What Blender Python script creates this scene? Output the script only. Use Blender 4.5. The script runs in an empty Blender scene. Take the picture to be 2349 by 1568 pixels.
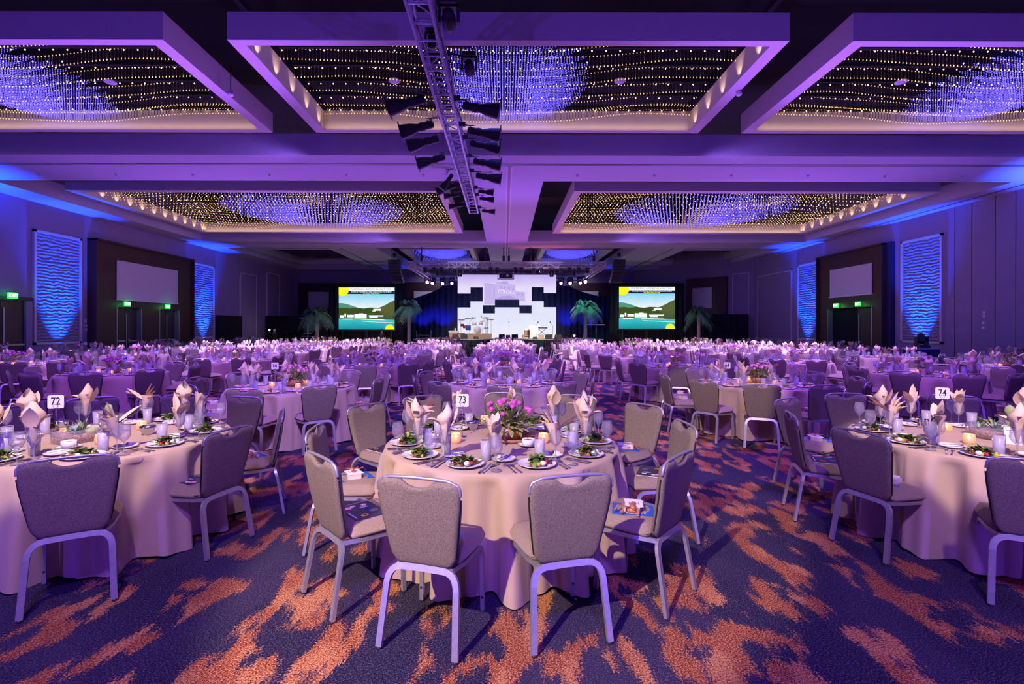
import bpy, math, random
import numpy as np
from mathutils import Vector, Matrix
R = random.Random(7)
SC = bpy.context.scene
COL = SC.collection
PI = math.pi
# ---------------------------------------------------------------- camera
F = 1140.0; VX = 1157.0; VY = 752.0; HC = 1.67          # focal length in pixels, vanishing point, eye height
cd = bpy.data.cameras.new('camera'); cam = bpy.data.objects.new('camera', cd); COL.objects.link(cam)
cd.sensor_width = 36.0; cd.lens = F/2349*36.0; cd.clip_start = .05; cd.clip_end = 200
cd.shift_x = (1174.5-VX)/2349; cd.shift_y = -(784-VY)/2349
cam.location = (0, 0, HC); cam.rotation_euler = (PI/2, math.radians(-.12), 0)
SC.camera = cam
SC.view_settings.view_transform = 'Standard'; SC.view_settings.look = 'None'
SC.view_settings.gamma = 1; SC.view_settings.use_curve_mapping = False
SC.view_settings.exposure = EXPOSURE = 0.0
w = bpy.data.worlds.new('world'); SC.world = w; w.use_nodes = True
w.node_tree.nodes['Background'].inputs[0].default_value = (.02, .01, .05, 1)
w.node_tree.nodes['Background'].inputs[1].default_value = 0.2
try:
    SC.cycles.max_bounces = 6; SC.cycles.diffuse_bounces = 3; SC.cycles.glossy_bounces = 3
    SC.cycles.transmission_bounces = 4; SC.cycles.transparent_max_bounces = 16
    SC.cycles.use_light_tree = True; SC.cycles.sample_clamp_indirect = 3.0; SC.cycles.sample_clamp_direct = 30.0
    SC.cycles.caustics_reflective = False; SC.cycles.caustics_refractive = False
except Exception: pass

# ---------------------------------------------------------------- lights
def spot(x, y, z, tx, ty, tz, power, col, angle=60, blend=.5, radius=.08):
    l = bpy.data.lights.new('lamp_or_fill_spot', 'SPOT'); l.energy = power; l.color = col  # one name for fixture lamps and added fill spots alike
    l.spot_size = math.radians(angle); l.spot_blend = blend; l.shadow_soft_size = radius
    o = bpy.data.objects.new('lamp_or_fill_spot', l); COL.objects.link(o); o.location = (x, y, z)
    o.rotation_euler = (Vector((tx, ty, tz))-Vector((x, y, z))).to_track_quat('-Z', 'Y').to_euler()
    return o
def point(x, y, z, power, col, radius=.03):
    l = bpy.data.lights.new('glow', 'POINT'); l.energy = power; l.color = col; l.shadow_soft_size = radius
    o = bpy.data.objects.new('glow', l); COL.objects.link(o); o.location = (x, y, z); return o
def area(x, y, z, sx, sy, power, col, rot):
    l = bpy.data.lights.new('cove_light', 'AREA'); l.shape = 'RECTANGLE'; l.size = sx; l.size_y = sy
    l.energy = power; l.color = col
    o = bpy.data.objects.new('cove_light', l); COL.objects.link(o); o.location = (x, y, z); o.rotation_euler = rot; return o
WARM = (1, .62, .42); KEY = (1, .78, .56); VIO = (.32, .10, 1.0); LIL = (.72, .42, 1.0); BLU = (.02, .10, 1.0); PNK = (1, .12, .75)
LILAC_T = (.58, .38, 1.0); WASH = (.42, .22, 1.0); UPV = (.31, .10, 1.0)
# warm pin spots on the near tables (from the trusses behind and beside the camera), with added wide soft fills
spot(-3.0, -2.2, 5.6, -.05, 3.7, .45, 3900, KEY, 27, .3, .05)
spot(-1.6, .2, 6.3, -3.35, 4.1, .77, 2300, KEY, 16.5, .12, .04); spot(-1.6, .2, 6.3, -2.4, 3.3, .3, 700, (1, .70, .50), 42, .7, .1)
spot(1.2, -1.0, 6.3, 3.92, 4.15, .77, 3000, KEY, 14.2, .12, .04); spot(1.2, -1.0, 6.3, 3.2, 3.4, .3, 650, (1, .70, .60), 38, .7, .1)
spot(-.9, 1.5, 5.8, 2.9, 7.9, .75, 2200, KEY, 18, .2, .05)
spot(-.9, 1.2, 5.8, -3.0, 7.8, .75, 2500, LILAC_T, 22, .3, .05)
spot(-.9, 3.0, 5.8, .1, 8.3, .75, 1900, LILAC_T, 24, .3, .05)
# violet and lilac wash over the whole room from added spots below the ceiling, with no fixtures there
for (x, y, tx, ty, p, c, an) in [(-10, 13.7, -9, 15.5, 4600, WASH, 108), (10, 13.7, 9, 15.5, 4600, WASH, 108), (2.4, 15.4, 1.0, 17, 3400, WASH, 100),
                               (-11, 20.5, -9.5, 22, 18000, LILAC_T, 96), (11, 20.5, 9.5, 22, 18000, LILAC_T, 100), (-1, 21.5, 0, 22.5, 15000, LILAC_T, 92),
                               (-6, 7.0, -5, 10.0, 2300, VIO, 112), (6, 7.0, 5, 10.0, 2300, VIO, 112), (0, -1.5, 0, 2.5, 2000, (.22, .09, 1), 112)]:
    spot(x, y, 6.35, tx, ty, 0, p, c, an, .6, .25)
for (x, tx) in ((-5, -18.3), (5, 18)):
    for (y, p) in ((13.6, 300), (20, 300), (27, 600)): spot(x, y, 6.3, tx, y+3, 2.6, p, (.34, .16, 1), 80, .8, .2)  # added violet spots to brighten the side walls, no fixtures
for s in (-1, 1): spot(s*3, 24, 4.6, s*2.5, 30.4, 5.35, 900, (.6, .45, 1), 22, .6, .05)  # added lilac spots to brighten the stage truss lattice
for s in (-1, 1): spot(s*7, -5, .9, s*3, 10, 6.6, 1500, (.12, .035, 1), 105, .7, .15)  # added unseen lamps, throw blue-violet onto the coffer fronts
spot(-7.5, 27, 6.3, -9, 31, .8, 1600, (1, .72, .85), 75, .5, .2); spot(7.5, 27, 6.3, 9, 31, .8, 1600, (1, .72, .85), 75, .5, .2)
# violet up-wash of the ceiling, thrown back towards the camera end from added, unseen lamps over the aisles and by the stage
for (x, y, tx, ty, p) in [(-5.8, 11.6, -7, 6.5, 1500), (6.0, 11.6, 7, 6.5, 1500), (-9.8, 19.6, -9, 14.5, 1500), (0, 19.8, 0, 14.5, 1300), (10, 19.6, 9, 14.5, 1500),
                          (-9.8, 29.0, -8, 22.5, 1500), (10, 29.0, 8, 22.5, 1500), (-2, 29.6, 0, 23, 1300), (-5, 33.6, -4, 29.5, 500), (5.4, 33.6, 4, 29.5, 500)]:
    spot(x, y, 1.0, tx, ty, 6.6, p*(1.8 if y < 15 else .78), UPV, 100, .8, .12)
# ---------------------------------------------------------------- materials
MATS = {}
def mat(name, col=(.5,.5,.5), rough=.6, metal=0, emit=None, es=0, spec=.5, noise=None, bump=0, alpha=1, trans=0, sheen=0):
    if name in MATS: return MATS[name]
    m = bpy.data.materials.new(name); m.use_nodes = True; MATS[name] = m
    nt = m.node_tree; b = nt.nodes['Principled BSDF']
    b.inputs['Base Color'].default_value = (*col, 1); b.inputs['Roughness'].default_value = rough
    b.inputs['Metallic'].default_value = metal; b.inputs['Specular IOR Level'].default_value = spec
    b.inputs['Alpha'].default_value = alpha; b.inputs['Transmission Weight'].default_value = trans
    if sheen: b.inputs['Sheen Weight'].default_value = sheen
    if emit: b.inputs['Emission Color'].default_value = (*emit, 1); b.inputs['Emission Strength'].default_value = es
    if noise:
        sc, amt, c2 = noise
        tc = nt.nodes.new('ShaderNodeTexCoord'); n = nt.nodes.new('ShaderNodeTexNoise'); n.inputs['Scale'].default_value = sc
        n.inputs['Detail'].default_value = 3
        nt.links.new(tc.outputs['Object'], n.inputs['Vector'])
        mx = nt.nodes.new('ShaderNodeMix'); mx.data_type = 'RGBA'
        mx.inputs['A'].default_value = (*col, 1); mx.inputs['B'].default_value = (*c2, 1)
        rp = nt.nodes.new('ShaderNodeValToRGB'); rp.color_ramp.elements[0].position = .5-amt; rp.color_ramp.elements[1].position = .5+amt
        nt.links.new(n.outputs['Fac'], rp.inputs['Fac']); nt.links.new(rp.outputs['Color'], mx.inputs['Factor'])
        nt.links.new(mx.outputs['Result'], b.inputs['Base Color'])
        if bump:
            bp = nt.nodes.new('ShaderNodeBump'); bp.inputs['Strength'].default_value = bump; bp.inputs['Distance'].default_value = .01
            nt.links.new(n.outputs['Fac'], bp.inputs['Height']); nt.links.new(bp.outputs['Normal'], b.inputs['Normal'])
    return m
def emis(name, col, s):
    if name in MATS: return MATS[name]
    m = bpy.data.materials.new(name); m.use_nodes = True; MATS[name] = m; nt = m.node_tree; nt.nodes.clear()
    e = nt.nodes.new('ShaderNodeEmission'); e.inputs[0].default_value = (*col, 1); e.inputs[1].default_value = s
    o = nt.nodes.new('ShaderNodeOutputMaterial'); nt.links.new(e.outputs[0], o.inputs[0]); return m
def glassy(name, tint=(1,1,1), body=.06, rough=.04, bodycol=(.9,.9,1)):
    if name in MATS: return MATS[name]
    m = bpy.data.materials.new(name); m.use_nodes = True; MATS[name] = m; nt = m.node_tree; nt.nodes.clear()
    t = nt.nodes.new('ShaderNodeBsdfTransparent'); t.inputs[0].default_value = (*tint, 1)
    g = nt.nodes.new('ShaderNodeBsdfGlossy'); g.inputs[1].default_value = rough
    d = nt.nodes.new('ShaderNodeBsdfDiffuse'); d.inputs[0].default_value = (*bodycol, 1)
    lw = nt.nodes.new('ShaderNodeLayerWeight'); lw.inputs[0].default_value = .35
    rp = nt.nodes.new('ShaderNodeValToRGB'); rp.color_ramp.elements[0].color = (.09,.09,.09,1); rp.color_ramp.elements[1].color = (1,1,1,1)
    rp.color_ramp.elements[0].position = .05
    nt.links.new(lw.outputs['Facing'], rp.inputs[0])
    m1 = nt.nodes.new('ShaderNodeMixShader'); nt.links.new(rp.outputs[0], m1.inputs[0]); nt.links.new(t.outputs[0], m1.inputs[1]); nt.links.new(g.outputs[0], m1.inputs[2])
    m2 = nt.nodes.new('ShaderNodeMixShader'); m2.inputs[0].default_value = body; nt.links.new(m1.outputs[0], m2.inputs[1]); nt.links.new(d.outputs[0], m2.inputs[2])
    o = nt.nodes.new('ShaderNodeOutputMaterial'); nt.links.new(m2.outputs[0], o.inputs[0]); return m
def nd(nt, t, **kw):
    n = nt.nodes.new(t)
    for k, v in kw.items():
        if k.startswith('_'): n.inputs[k[1:].replace('_', ' ')].default_value = v
        else: setattr(n, k, v)
    return n
def carpet_mat():
    m = bpy.data.materials.new('carpet'); m.use_nodes = True; nt = m.node_tree; L = nt.links.new; b = nt.nodes['Principled BSDF']
    tc = nd(nt, 'ShaderNodeTexCoord')
    # frayed ends: a fine jitter along the streak direction
    fine = nd(nt, 'ShaderNodeTexNoise', _Scale=70.0, _Detail=1.0); L(tc.outputs['Object'], fine.inputs['Vector'])
    mpj = nd(nt, 'ShaderNodeMapping'); mpj.inputs['Scale'].default_value = (30, 3, 1); L(tc.outputs['Object'], mpj.inputs[0])
    jit = nd(nt, 'ShaderNodeTexNoise', _Scale=1.6, _Detail=3.0); L(mpj.outputs[0], jit.inputs['Vector'])
    add = nd(nt, 'ShaderNodeVectorMath', operation='SCALE'); add.inputs['Scale'].default_value = .10
    sub = nd(nt, 'ShaderNodeVectorMath', operation='SUBTRACT'); sub.inputs[1].default_value = (.5, .5, .5)
    L(fine.outputs['Color'], sub.inputs[0]); L(sub.outputs[0], add.inputs[0])
    cmb = nd(nt, 'ShaderNodeCombineXYZ'); mj = nd(nt, 'ShaderNodeMath', operation='MULTIPLY_ADD'); mj.inputs[1].default_value = .26; mj.inputs[2].default_value = -.13
    L(jit.outputs['Fac'], mj.inputs[0]); L(mj.outputs[0], cmb.inputs['Y'])
    p1 = nd(nt, 'ShaderNodeVectorMath', operation='ADD'); L(tc.outputs['Object'], p1.inputs[0]); L(add.outputs[0], p1.inputs[1])
    p2 = nd(nt, 'ShaderNodeVectorMath', operation='ADD'); L(p1.outputs[0], p2.inputs[0]); L(cmb.outputs[0], p2.inputs[1])
    def blot(scale, off, lo, hi):
        mp = nd(nt, 'ShaderNodeMapping'); mp.inputs['Scale'].default_value = scale; mp.inputs['Location'].default_value = off
        L(p2.outputs[0], mp.inputs[0])
        n = nd(nt, 'ShaderNodeTexNoise', _Scale=1.0, _Detail=1.5, _Roughness=.45, _Distortion=.35); L(mp.outputs[0], n.inputs['Vector'])
        r = nd(nt, 'ShaderNodeValToRGB'); r.color_ramp.elements[0].position = lo; r.color_ramp.elements[1].position = hi
        L(n.outputs['Fac'], r.inputs[0]); return r
    A = blot((3.4, 1.9, 1), (3.1, 7.7, 0), .487, .54)       # rust patches
    A2 = blot((7.5, 3.8, 1), (8.1, 1.7, 3), .36, .47)        # breaks them up into tongues
    B = blot((5.6, 2.4, 1), (13.4, 2.2, 0), .50, .57)        # paler streaks inside
    Cc = blot((1.8, .9, 1), (1.4, 5.2, 4), .42, .62)         # broad dark / light base
    sp = nd(nt, 'ShaderNodeTexNoise', _Scale=115.0, _Detail=3.0, _Roughness=.75); L(tc.outputs['Object'], sp.inputs['Vector'])
    spr = nd(nt, 'ShaderNodeValToRGB'); spr.color_ramp.elements[0].position = .50; spr.color_ramp.elements[1].position = .62; L(sp.outputs['Fac'], spr.inputs[0])
    rd = nd(nt, 'ShaderNodeValToRGB'); rd.color_ramp.elements[0].position = .40; rd.color_ramp.elements[1].position = .50; L(sp.outputs['Fac'], rd.inputs[0])
    def mix(f, a, c):
        x = nd(nt, 'ShaderNodeMix', data_type='RGBA')
        for s, v in (('Factor', f), ('A', a), ('B', c)):
            if isinstance(v, tuple): x.inputs[s].default_value = (*v, 1)
            else: L(v, x.inputs[s])
        return x.outputs['Result']
    base = mix(Cc.outputs[0], (.013, .009, .032), (.030, .020, .055))
    base = mix(spr.outputs[0], base, (.11, .09, .18))
    rust = mix(B.outputs[0], (.30, .055, .014), (.52, .19, .075))
    rust = mix(spr.outputs[0], rust, (.62, .34, .20))
    rust = mix(rd.outputs[0], (.14, .03, .014), rust)
    am = nd(nt, 'ShaderNodeMath', operation='MULTIPLY'); L(A.outputs[0], am.inputs[0]); L(A2.outputs[0], am.inputs[1])
    # thin out the patches with speckles instead of a clean edge
    th = nd(nt, 'ShaderNodeMath', operation='MULTIPLY_ADD'); th.inputs[1].default_value = 1.6; th.inputs[2].default_value = -.55; L(am.outputs[0], th.inputs[0])
    t2 = nd(nt, 'ShaderNodeMath', operation='ADD', use_clamp=True); L(th.outputs[0], t2.inputs[0])
    t3 = nd(nt, 'ShaderNodeMath', operation='MULTIPLY_ADD'); t3.inputs[1].default_value = 3.0; t3.inputs[2].default_value = -1.6; L(sp.outputs['Fac'], t3.inputs[0]); L(t3.outputs[0], t2.inputs[1])
    full = mix(t2.outputs[0], base, rust)
    L(full, b.inputs['Base Color']); b.inputs['Roughness'].default_value = .95; b.inputs['Specular IOR Level'].default_value = .1
    bp = nd(nt, 'ShaderNodeBump'); bp.inputs['Strength'].default_value = .4; bp.inputs['Distance'].default_value = .01
    L(sp.outputs['Fac'], bp.inputs['Height']); L(bp.outputs[0], b.inputs['Normal']); return m
def wave_mat(name, col):      # carved wavy relief panel
    m = bpy.data.materials.new(name); m.use_nodes = True; nt = m.node_tree; L = nt.links.new; b = nt.nodes['Principled BSDF']
    tc = nd(nt, 'ShaderNodeTexCoord'); mp = nd(nt, 'ShaderNodeMapping'); mp.inputs['Scale'].default_value = (1, 1, 1); L(tc.outputs['Object'], mp.inputs[0])
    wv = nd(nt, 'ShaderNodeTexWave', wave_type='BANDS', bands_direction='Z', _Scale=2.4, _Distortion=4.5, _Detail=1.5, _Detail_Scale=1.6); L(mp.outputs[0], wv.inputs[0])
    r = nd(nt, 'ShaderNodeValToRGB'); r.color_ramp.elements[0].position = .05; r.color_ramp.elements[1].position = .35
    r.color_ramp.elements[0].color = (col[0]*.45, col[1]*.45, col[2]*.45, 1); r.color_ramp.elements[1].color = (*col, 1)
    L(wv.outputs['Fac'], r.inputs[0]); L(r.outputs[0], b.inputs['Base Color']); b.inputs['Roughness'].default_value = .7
    bp = nd(nt, 'ShaderNodeBump'); bp.inputs['Strength'].default_value = 1; bp.inputs['Distance'].default_value = .05
    L(wv.outputs['Fac'], bp.inputs['Height']); L(bp.outputs[0], b.inputs['Normal']); return m
def fabric_mat(name, c1, c2, sx=180, sz=420):
    m = bpy.data.materials.new(name); m.use_nodes = True; nt = m.node_tree; L = nt.links.new; b = nt.nodes['Principled BSDF']; MATS[name] = m
    tc = nd(nt, 'ShaderNodeTexCoord'); mp = nd(nt, 'ShaderNodeMapping'); mp.inputs['Scale'].default_value = (sx, sx, sz); L(tc.outputs['Object'], mp.inputs[0])
    n = nd(nt, 'ShaderNodeTexNoise', _Scale=1.0, _Detail=1.0); L(mp.outputs[0], n.inputs[0])
    r = nd(nt, 'ShaderNodeValToRGB'); r.color_ramp.elements[0].position = .38; r.color_ramp.elements[1].position = .62
    r.color_ramp.elements[0].color = (*c1, 1); r.color_ramp.elements[1].color = (*c2, 1)
    L(n.outputs['Fac'], r.inputs[0]); L(r.outputs[0], b.inputs['Base Color']); b.inputs['Roughness'].default_value = .8; b.inputs['Specular IOR Level'].default_value = .25
    bp = nd(nt, 'ShaderNodeBump'); bp.inputs['Strength'].default_value = .12; bp.inputs['Distance'].default_value = .002
    L(n.outputs['Fac'], bp.inputs['Height']); L(bp.outputs[0], b.inputs['Normal']); return m
M = dict(
    carpet=carpet_mat(), plaster=mat('plaster', (.56,.52,.64), .9, noise=(3, .3, (.53,.49,.61))), cream=mat('cream_plaster', (.74,.68,.62), .85, noise=(6,.3,(.70,.64,.58))),
    wall=mat('wall_covering', (.33,.28,.42), .9, noise=(60,.2,(.30,.25,.38))), void=mat('black_void', (.002,.002,.004), .95, noise=(5,.3,(.003,.003,.006))),
    wood=mat('dark_wood', (.060,.022,.016), .45, noise=(20,.3,(.045,.015,.012))), black=mat('black_paint', (.005,.005,.006), .55, noise=(30,.3,(.012,.012,.014))),
    drape=mat('black_drape', (.006,.006,.009), .95, noise=(9,.3,(.010,.010,.014))), bluedrape=mat('navy_drape', (.015,.018,.07), .9, noise=(9,.3,(.02,.025,.09))),
    screen=mat('blank_screen', (.72,.70,.70), .8, noise=(4,.3,(.70,.68,.68))), white=mat('white_paint', (.8,.8,.8), .5, noise=(30,.3,(.77,.77,.77))),
    metal=mat('silver_frame', (.46,.45,.46), .42, .7, noise=(40,.3,(.58,.57,.58))), truss=mat('truss_aluminium', (.72,.72,.76), .4, .25, noise=(25,.3,(.52,.52,.56))),
    cloth=mat('taupe_cloth', (.50,.365,.265), .75, noise=(14,.3,(.48,.35,.25)), sheen=.15), napkin=mat('sand_napkin', (.80,.62,.43), .8, noise=(60,.3,(.75,.57,.38)), bump=.1),
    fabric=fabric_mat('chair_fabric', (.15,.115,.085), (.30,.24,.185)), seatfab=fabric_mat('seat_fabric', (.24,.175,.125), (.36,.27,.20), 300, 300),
    dark=mat('dark_trim', (.02,.018,.018), .5, noise=(40,.3,(.03,.026,.026))), china=mat('white_china', (.82,.80,.80), .2, noise=(30,.3,(.80,.78,.78))),
    steel=mat('cutlery_steel', (.70,.70,.74), .18, 1, noise=(30,.3,(.66,.66,.7))), glass=glassy('clear_glass', (.95,.94,1), .12, .03, (.9,.86,1)), ice=glassy('ice_water_glass', (.90,.88,.95), .33, .15, (.92,.88,1)),
    farglass=glassy('distant_glass', (.9,.88,.95), .26, .2, (.85,.8,.95)),
    leaf=mat('salad_leaf', (.10,.24,.03), .5, noise=(50,.12,(.24,.42,.07))), redleaf=mat('red_salad_leaf', (.07,.012,.02), .5, noise=(60,.15,(.10,.05,.02))),
    tomato=mat('tomato', (.55,.02,.02), .25, noise=(30,.3,(.45,.02,.015))), orange=mat('orange_segment', (.85,.36,.03), .4, noise=(60,.2,(.9,.48,.06))),
    cheese=mat('white_cheese', (.9,.88,.84), .4, noise=(30,.3,(.87,.85,.8))), green=mat('foliage_green', (.22,.28,.08), .6, noise=(40,.2,(.38,.42,.17))),
    magenta=mat('magenta_bloom', (.62,.05,.40), .7, noise=(80,.2,(.75,.16,.55)), bump=.6), pinkb=mat('pink_bloom', (.75,.22,.42), .7, noise=(60,.2,(.85,.42,.55)), bump=.5), deadb=mat('dark_bloom', (.16,.05,.07), .8, noise=(60,.2,(.24,.09,.09))),
    cactus=mat('cactus_green', (.28,.38,.12), .6, noise=(90,.2,(.40,.50,.20))), agave=mat('agave_green', (.17,.30,.20), .5, noise=(40,.2,(.26,.40,.28))),
    gravel=mat('pink_gravel', (.55,.33,.22), .9, noise=(90,.06,(.22,.11,.08)), bump=1), copper=mat('copper_bowl', (.62,.30,.17), .4, .3, noise=(12,.3,(.5,.22,.12))),
    burlap=mat('burlap', (.42,.22,.12), .9, noise=(60,.3,(.34,.17,.09))), votive=mat('votive_glass', (.85,.45,.22), .2, 0, (1,.40,.10), .35, alpha=.7, noise=(50,.15,(.95,.62,.38))),  # votive glass: candle glow put into the material as emission
    flame=emis('candle_flame', (1,.62,.25), 30), card=mat('white_card', (.85,.83,.83), .6, noise=(30,.3,(.83,.81,.81))), ink=mat('black_ink', (.01,.01,.012), .6, noise=(30,.3,(.015,.015,.02))),
    bluecard=mat('blue_card', (.01,.10,.45), .45, noise=(30,.3,(.01,.12,.5))), navycard=mat('navy_cover', (.02,.015,.05), .3, noise=(30,.3,(.03,.02,.07))),
    ribbon=mat('copper_ribbon', (.55,.20,.12), .35, .1, noise=(50,.3,(.45,.16,.10))), paper=mat('cream_paper', (.75,.66,.52), .8, noise=(60,.3,(.72,.62,.48))),
    trunk=mat('palm_trunk', (.30,.25,.24), .9, noise=(30,.2,(.16,.13,.13)), bump=.5), frond=mat('palm_frond', (.05,.14,.08), .5, noise=(20,.3,(.09,.22,.12))),
    ply=mat('plywood', (.50,.34,.22), .7, noise=(12,.3,(.44,.29,.18))), stagefl=mat('stage_deck', (.5,.5,.52), .5, noise=(8,.3,(.46,.46,.48))), skirt=mat('green_skirt', (.006,.03,.032), .9, noise=(9,.3,(.008,.04,.042))),
    exitg=emis('exit_green', (.03,1,.10), 2.2), exitw=emis('exit_white', (.55,1,.6), 3.0), skin=mat('skin', (.55,.34,.25), .6, noise=(30,.3,(.5,.3,.22))),
    door=mat('dark_door', (.045,.022,.020), .4, noise=(14,.3,(.035,.017,.016))), bulb=emis('warm_bulb', (1,.62,.28), 12), bluebulb=emis('blue_led', (.08,.12,1), 30),
    tip=emis('crystal_rod_glow', (1,.55,.22), 2.0), rod=mat('acrylic_rod', (.11,.08,.06), .2, noise=(60,.3,(.15,.11,.08))),  # rod tips emit to paint in the amber glints
    crystal=mat('crystal_bead', (.62,.62,.95), .12, 0, (.14,.10,1.0), 1.5, noise=(30,.05,(.3,.3,.8))), crystal_far=mat('crystal_bead_glow_far', (.5,.5,.85), .2, 0, (.09,.08,1), 1.0, noise=(30,.05,(.3,.3,.8))),  # bead emission puts the blue LED light into the crystal itself
)
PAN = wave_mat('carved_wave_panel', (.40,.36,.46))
# ---------------------------------------------------------------- helpers
def P(px, py, h=0.0):                      # photo pixel of a point at height h -> (X, Y)
    d = (HC-h)*F/(py-VY); return ((px-VX)/F*d, d)
def D(px, py, Y): return ((px-VX)/F*Y, HC+(VY-py)/F*Y)
def px_of(x, y, z): return (VX+F*x/y, VY-F*(z-HC)/y)
class MB:
    def __init__(s): s.v = []; s.f = []; s.m = []; s.sm = []; s.mats = []
    def mi(s, m):
        if m not in s.mats: s.mats.append(m)
        return s.mats.index(m)
    def add(s, vs, fs, m, smooth=False, T=None):
        o = len(s.v); k = s.mi(m)
        s.v += [tuple(T @ Vector(v)) for v in vs] if T is not None else [tuple(v) for v in vs]
        s.f += [tuple(o+i for i in f) for f in fs]; s.m += [k]*len(fs); s.sm += [smooth]*len(fs); return s
    def box(s, x0, x1, y0, y1, z0, z1, m, T=None):
        vs = [(x, y, z) for z in (z0, z1) for y in (y0, y1) for x in (x0, x1)]
        return s.add(vs, [(0,2,3,1),(4,5,7,6),(0,1,5,4),(2,6,7,3),(0,4,6,2),(1,3,7,5)], m, False, T)
    def lathe(s, prof, m, n=16, T=None, smooth=True, cap=True, sx=1, sy=1):
        vs = []; fs = []
        for (r, z) in prof: vs += [(r*math.cos(2*PI*i/n)*sx, r*math.sin(2*PI*i/n)*sy, z) for i in range(n)]
        for j in range(len(prof)-1):
            for i in range(n): a = j*n+i; b = j*n+(i+1) % n; fs.append((a, b, b+n, a+n))
        if cap:
            if prof[0][0] > 1e-4: fs.append(tuple(range(n-1, -1, -1)))
            if prof[-1][0] > 1e-4: fs.append(tuple((len(prof)-1)*n+i for i in range(n)))
        return s.add(vs, fs, m, smooth, T)
    def tube(s, pts, r, m, n=6, r2=None, flat=None, T=None, smooth=True, up=None):
        # r may be (half width, half depth) for a rectangular bar
        pts = [Vector(p) for p in pts]; vs = []; fs = []; ref = None
        N = len(pts)
        for i, p in enumerate(pts):
            t = (pts[min(i+1, N-1)]-pts[max(i-1, 0)]).normalized()
            if ref is None:
                ref = Vector(up) if up else (Vector((0,0,1)) if abs(t.z) < .9 else Vector((1,0,0)))
            a = t.cross(ref); a = a.normalized() if a.length > 1e-5 else Vector((1,0,0)); b = a.cross(t).normalized(); ref = b
            if isinstance(r, tuple):
                for (ca, cb) in ((1,1),(-1,1),(-1,-1),(1,-1)): vs.append(p+a*ca*r[0]+b*cb*r[1])
                k = 4
            else:
                rr = r if r2 is None else r+(r2-r)*i/(N-1)
                for q in range(n): vs.append(p+(a*math.cos(2*PI*q/n)+b*math.sin(2*PI*q/n))*rr)
                k = n
        for i in range(N-1):
            for q in range(k): fs.append((i*k+q, i*k+(q+1) % k, (i+1)*k+(q+1) % k, (i+1)*k+q))
        fs.append(tuple(range(k-1, -1, -1))); fs.append(tuple((N-1)*k+q for q in range(k)))
        return s.add(vs, fs, m, smooth and not isinstance(r, tuple), T)
    def poly(s, pts, m, th=None, T=None):       # flat polygon, optionally extruded along th
        n = len(pts)
        if th is None: return s.add(pts, [tuple(range(n))], m, False, T)
        th = Vector(th); q = [tuple(Vector(p)+th) for p in pts]
        return s.add(list(pts)+q, [tuple(range(n)), tuple(range(2*n-1, n-1, -1))]+[(i, n+i, n+(i+1) % n, (i+1) % n) for i in range(n)], m, False, T)
    def join(s, o, T=None):
        for m in o.mats: s.mi(m)
        off = len(s.v); s.v += [tuple(T @ Vector(v)) for v in o.v] if T is not None else list(o.v)
        s.f += [tuple(off+i for i in f) for f in o.f]; s.m += [s.mi(o.mats[k]) for k in o.m]; s.sm += o.sm; return s
    def mesh(s, name):
        me = bpy.data.meshes.new(name); me.from_pydata(s.v, [], s.f)
        for m in s.mats: me.materials.append(m)
        me.polygons.foreach_set('material_index', s.m); me.polygons.foreach_set('use_smooth', s.sm); me.update(); return me
    def build(s, name, parent=None, loc=None, rot=None):
        return link(name, s.mesh(name), parent, loc, rot)
def link(name, me, parent=None, loc=None, rot=None):
    o = bpy.data.objects.new(name, me); COL.objects.link(o)
    if parent: o.parent = parent
    if loc: o.location = loc
    if rot: o.rotation_euler = rot
    return o
def tag(o, label=None, cat=None, group=None, kind=None):
    if label: o['label'] = label
    if cat: o['category'] = cat
    if group: o['group'] = group
    if kind: o['kind'] = kind
    return o
def thing(name, label, cat, loc=(0,0,0), rz=0, group=None):
    o = bpy.data.objects.new(name, None); COL.objects.link(o); o.location = loc; o.rotation_euler = (0,0,rz)
    o.empty_display_size = .05
    return tag(o, label, cat, group)
def struct(name, mb, label=None): o = mb.build(name); o['kind'] = 'structure'; return o
def TR(x=0, y=0, z=0, rz=0, rx=0, ry=0, s=1): return Matrix.Translation((x,y,z)) @ Matrix.Rotation(rz,4,'Z') @ Matrix.Rotation(rx,4,'X') @ Matrix.Rotation(ry,4,'Y') @ Matrix.Scale(s,4)
def basis(o, ux, uz):                        # matrix: local x -> ux, local z -> uz
    ux = Vector(ux).normalized(); uz = Vector(uz).normalized(); uy = uz.cross(ux)
    m = Matrix((ux, uy, uz)).transposed().to_4x4(); m.translation = o; return m
def text_mb(txt, size, m, depth=.001, bold=0):
    c = bpy.data.curves.new('lettering', 'FONT'); c.body = txt; c.size = size; c.extrude = depth; c.align_x = 'CENTER'; c.align_y = 'CENTER'; c.offset = bold; c.resolution_u = 3
    o = bpy.data.objects.new('lettering', c); COL.objects.link(o); bpy.context.view_layer.update()
    dg = bpy.context.evaluated_depsgraph_get(); me = bpy.data.meshes.new_from_object(o.evaluated_get(dg))
    b = MB(); b.add([tuple(v.co) for v in me.vertices], [tuple(p.vertices) for p in me.polygons], m)
    bpy.data.objects.remove(o); bpy.data.curves.remove(c); bpy.data.meshes.remove(me); return b
def tree_copy(o, parent=None):
    c = o.copy(); COL.objects.link(c)
    if parent: c.parent = parent
    for ch in o.children: tree_copy(ch, c)
    return c
UPW = Matrix.Rotation(PI/2, 4, 'X')          # lettering drawn in XY stands up in XZ, facing -Y
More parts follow.
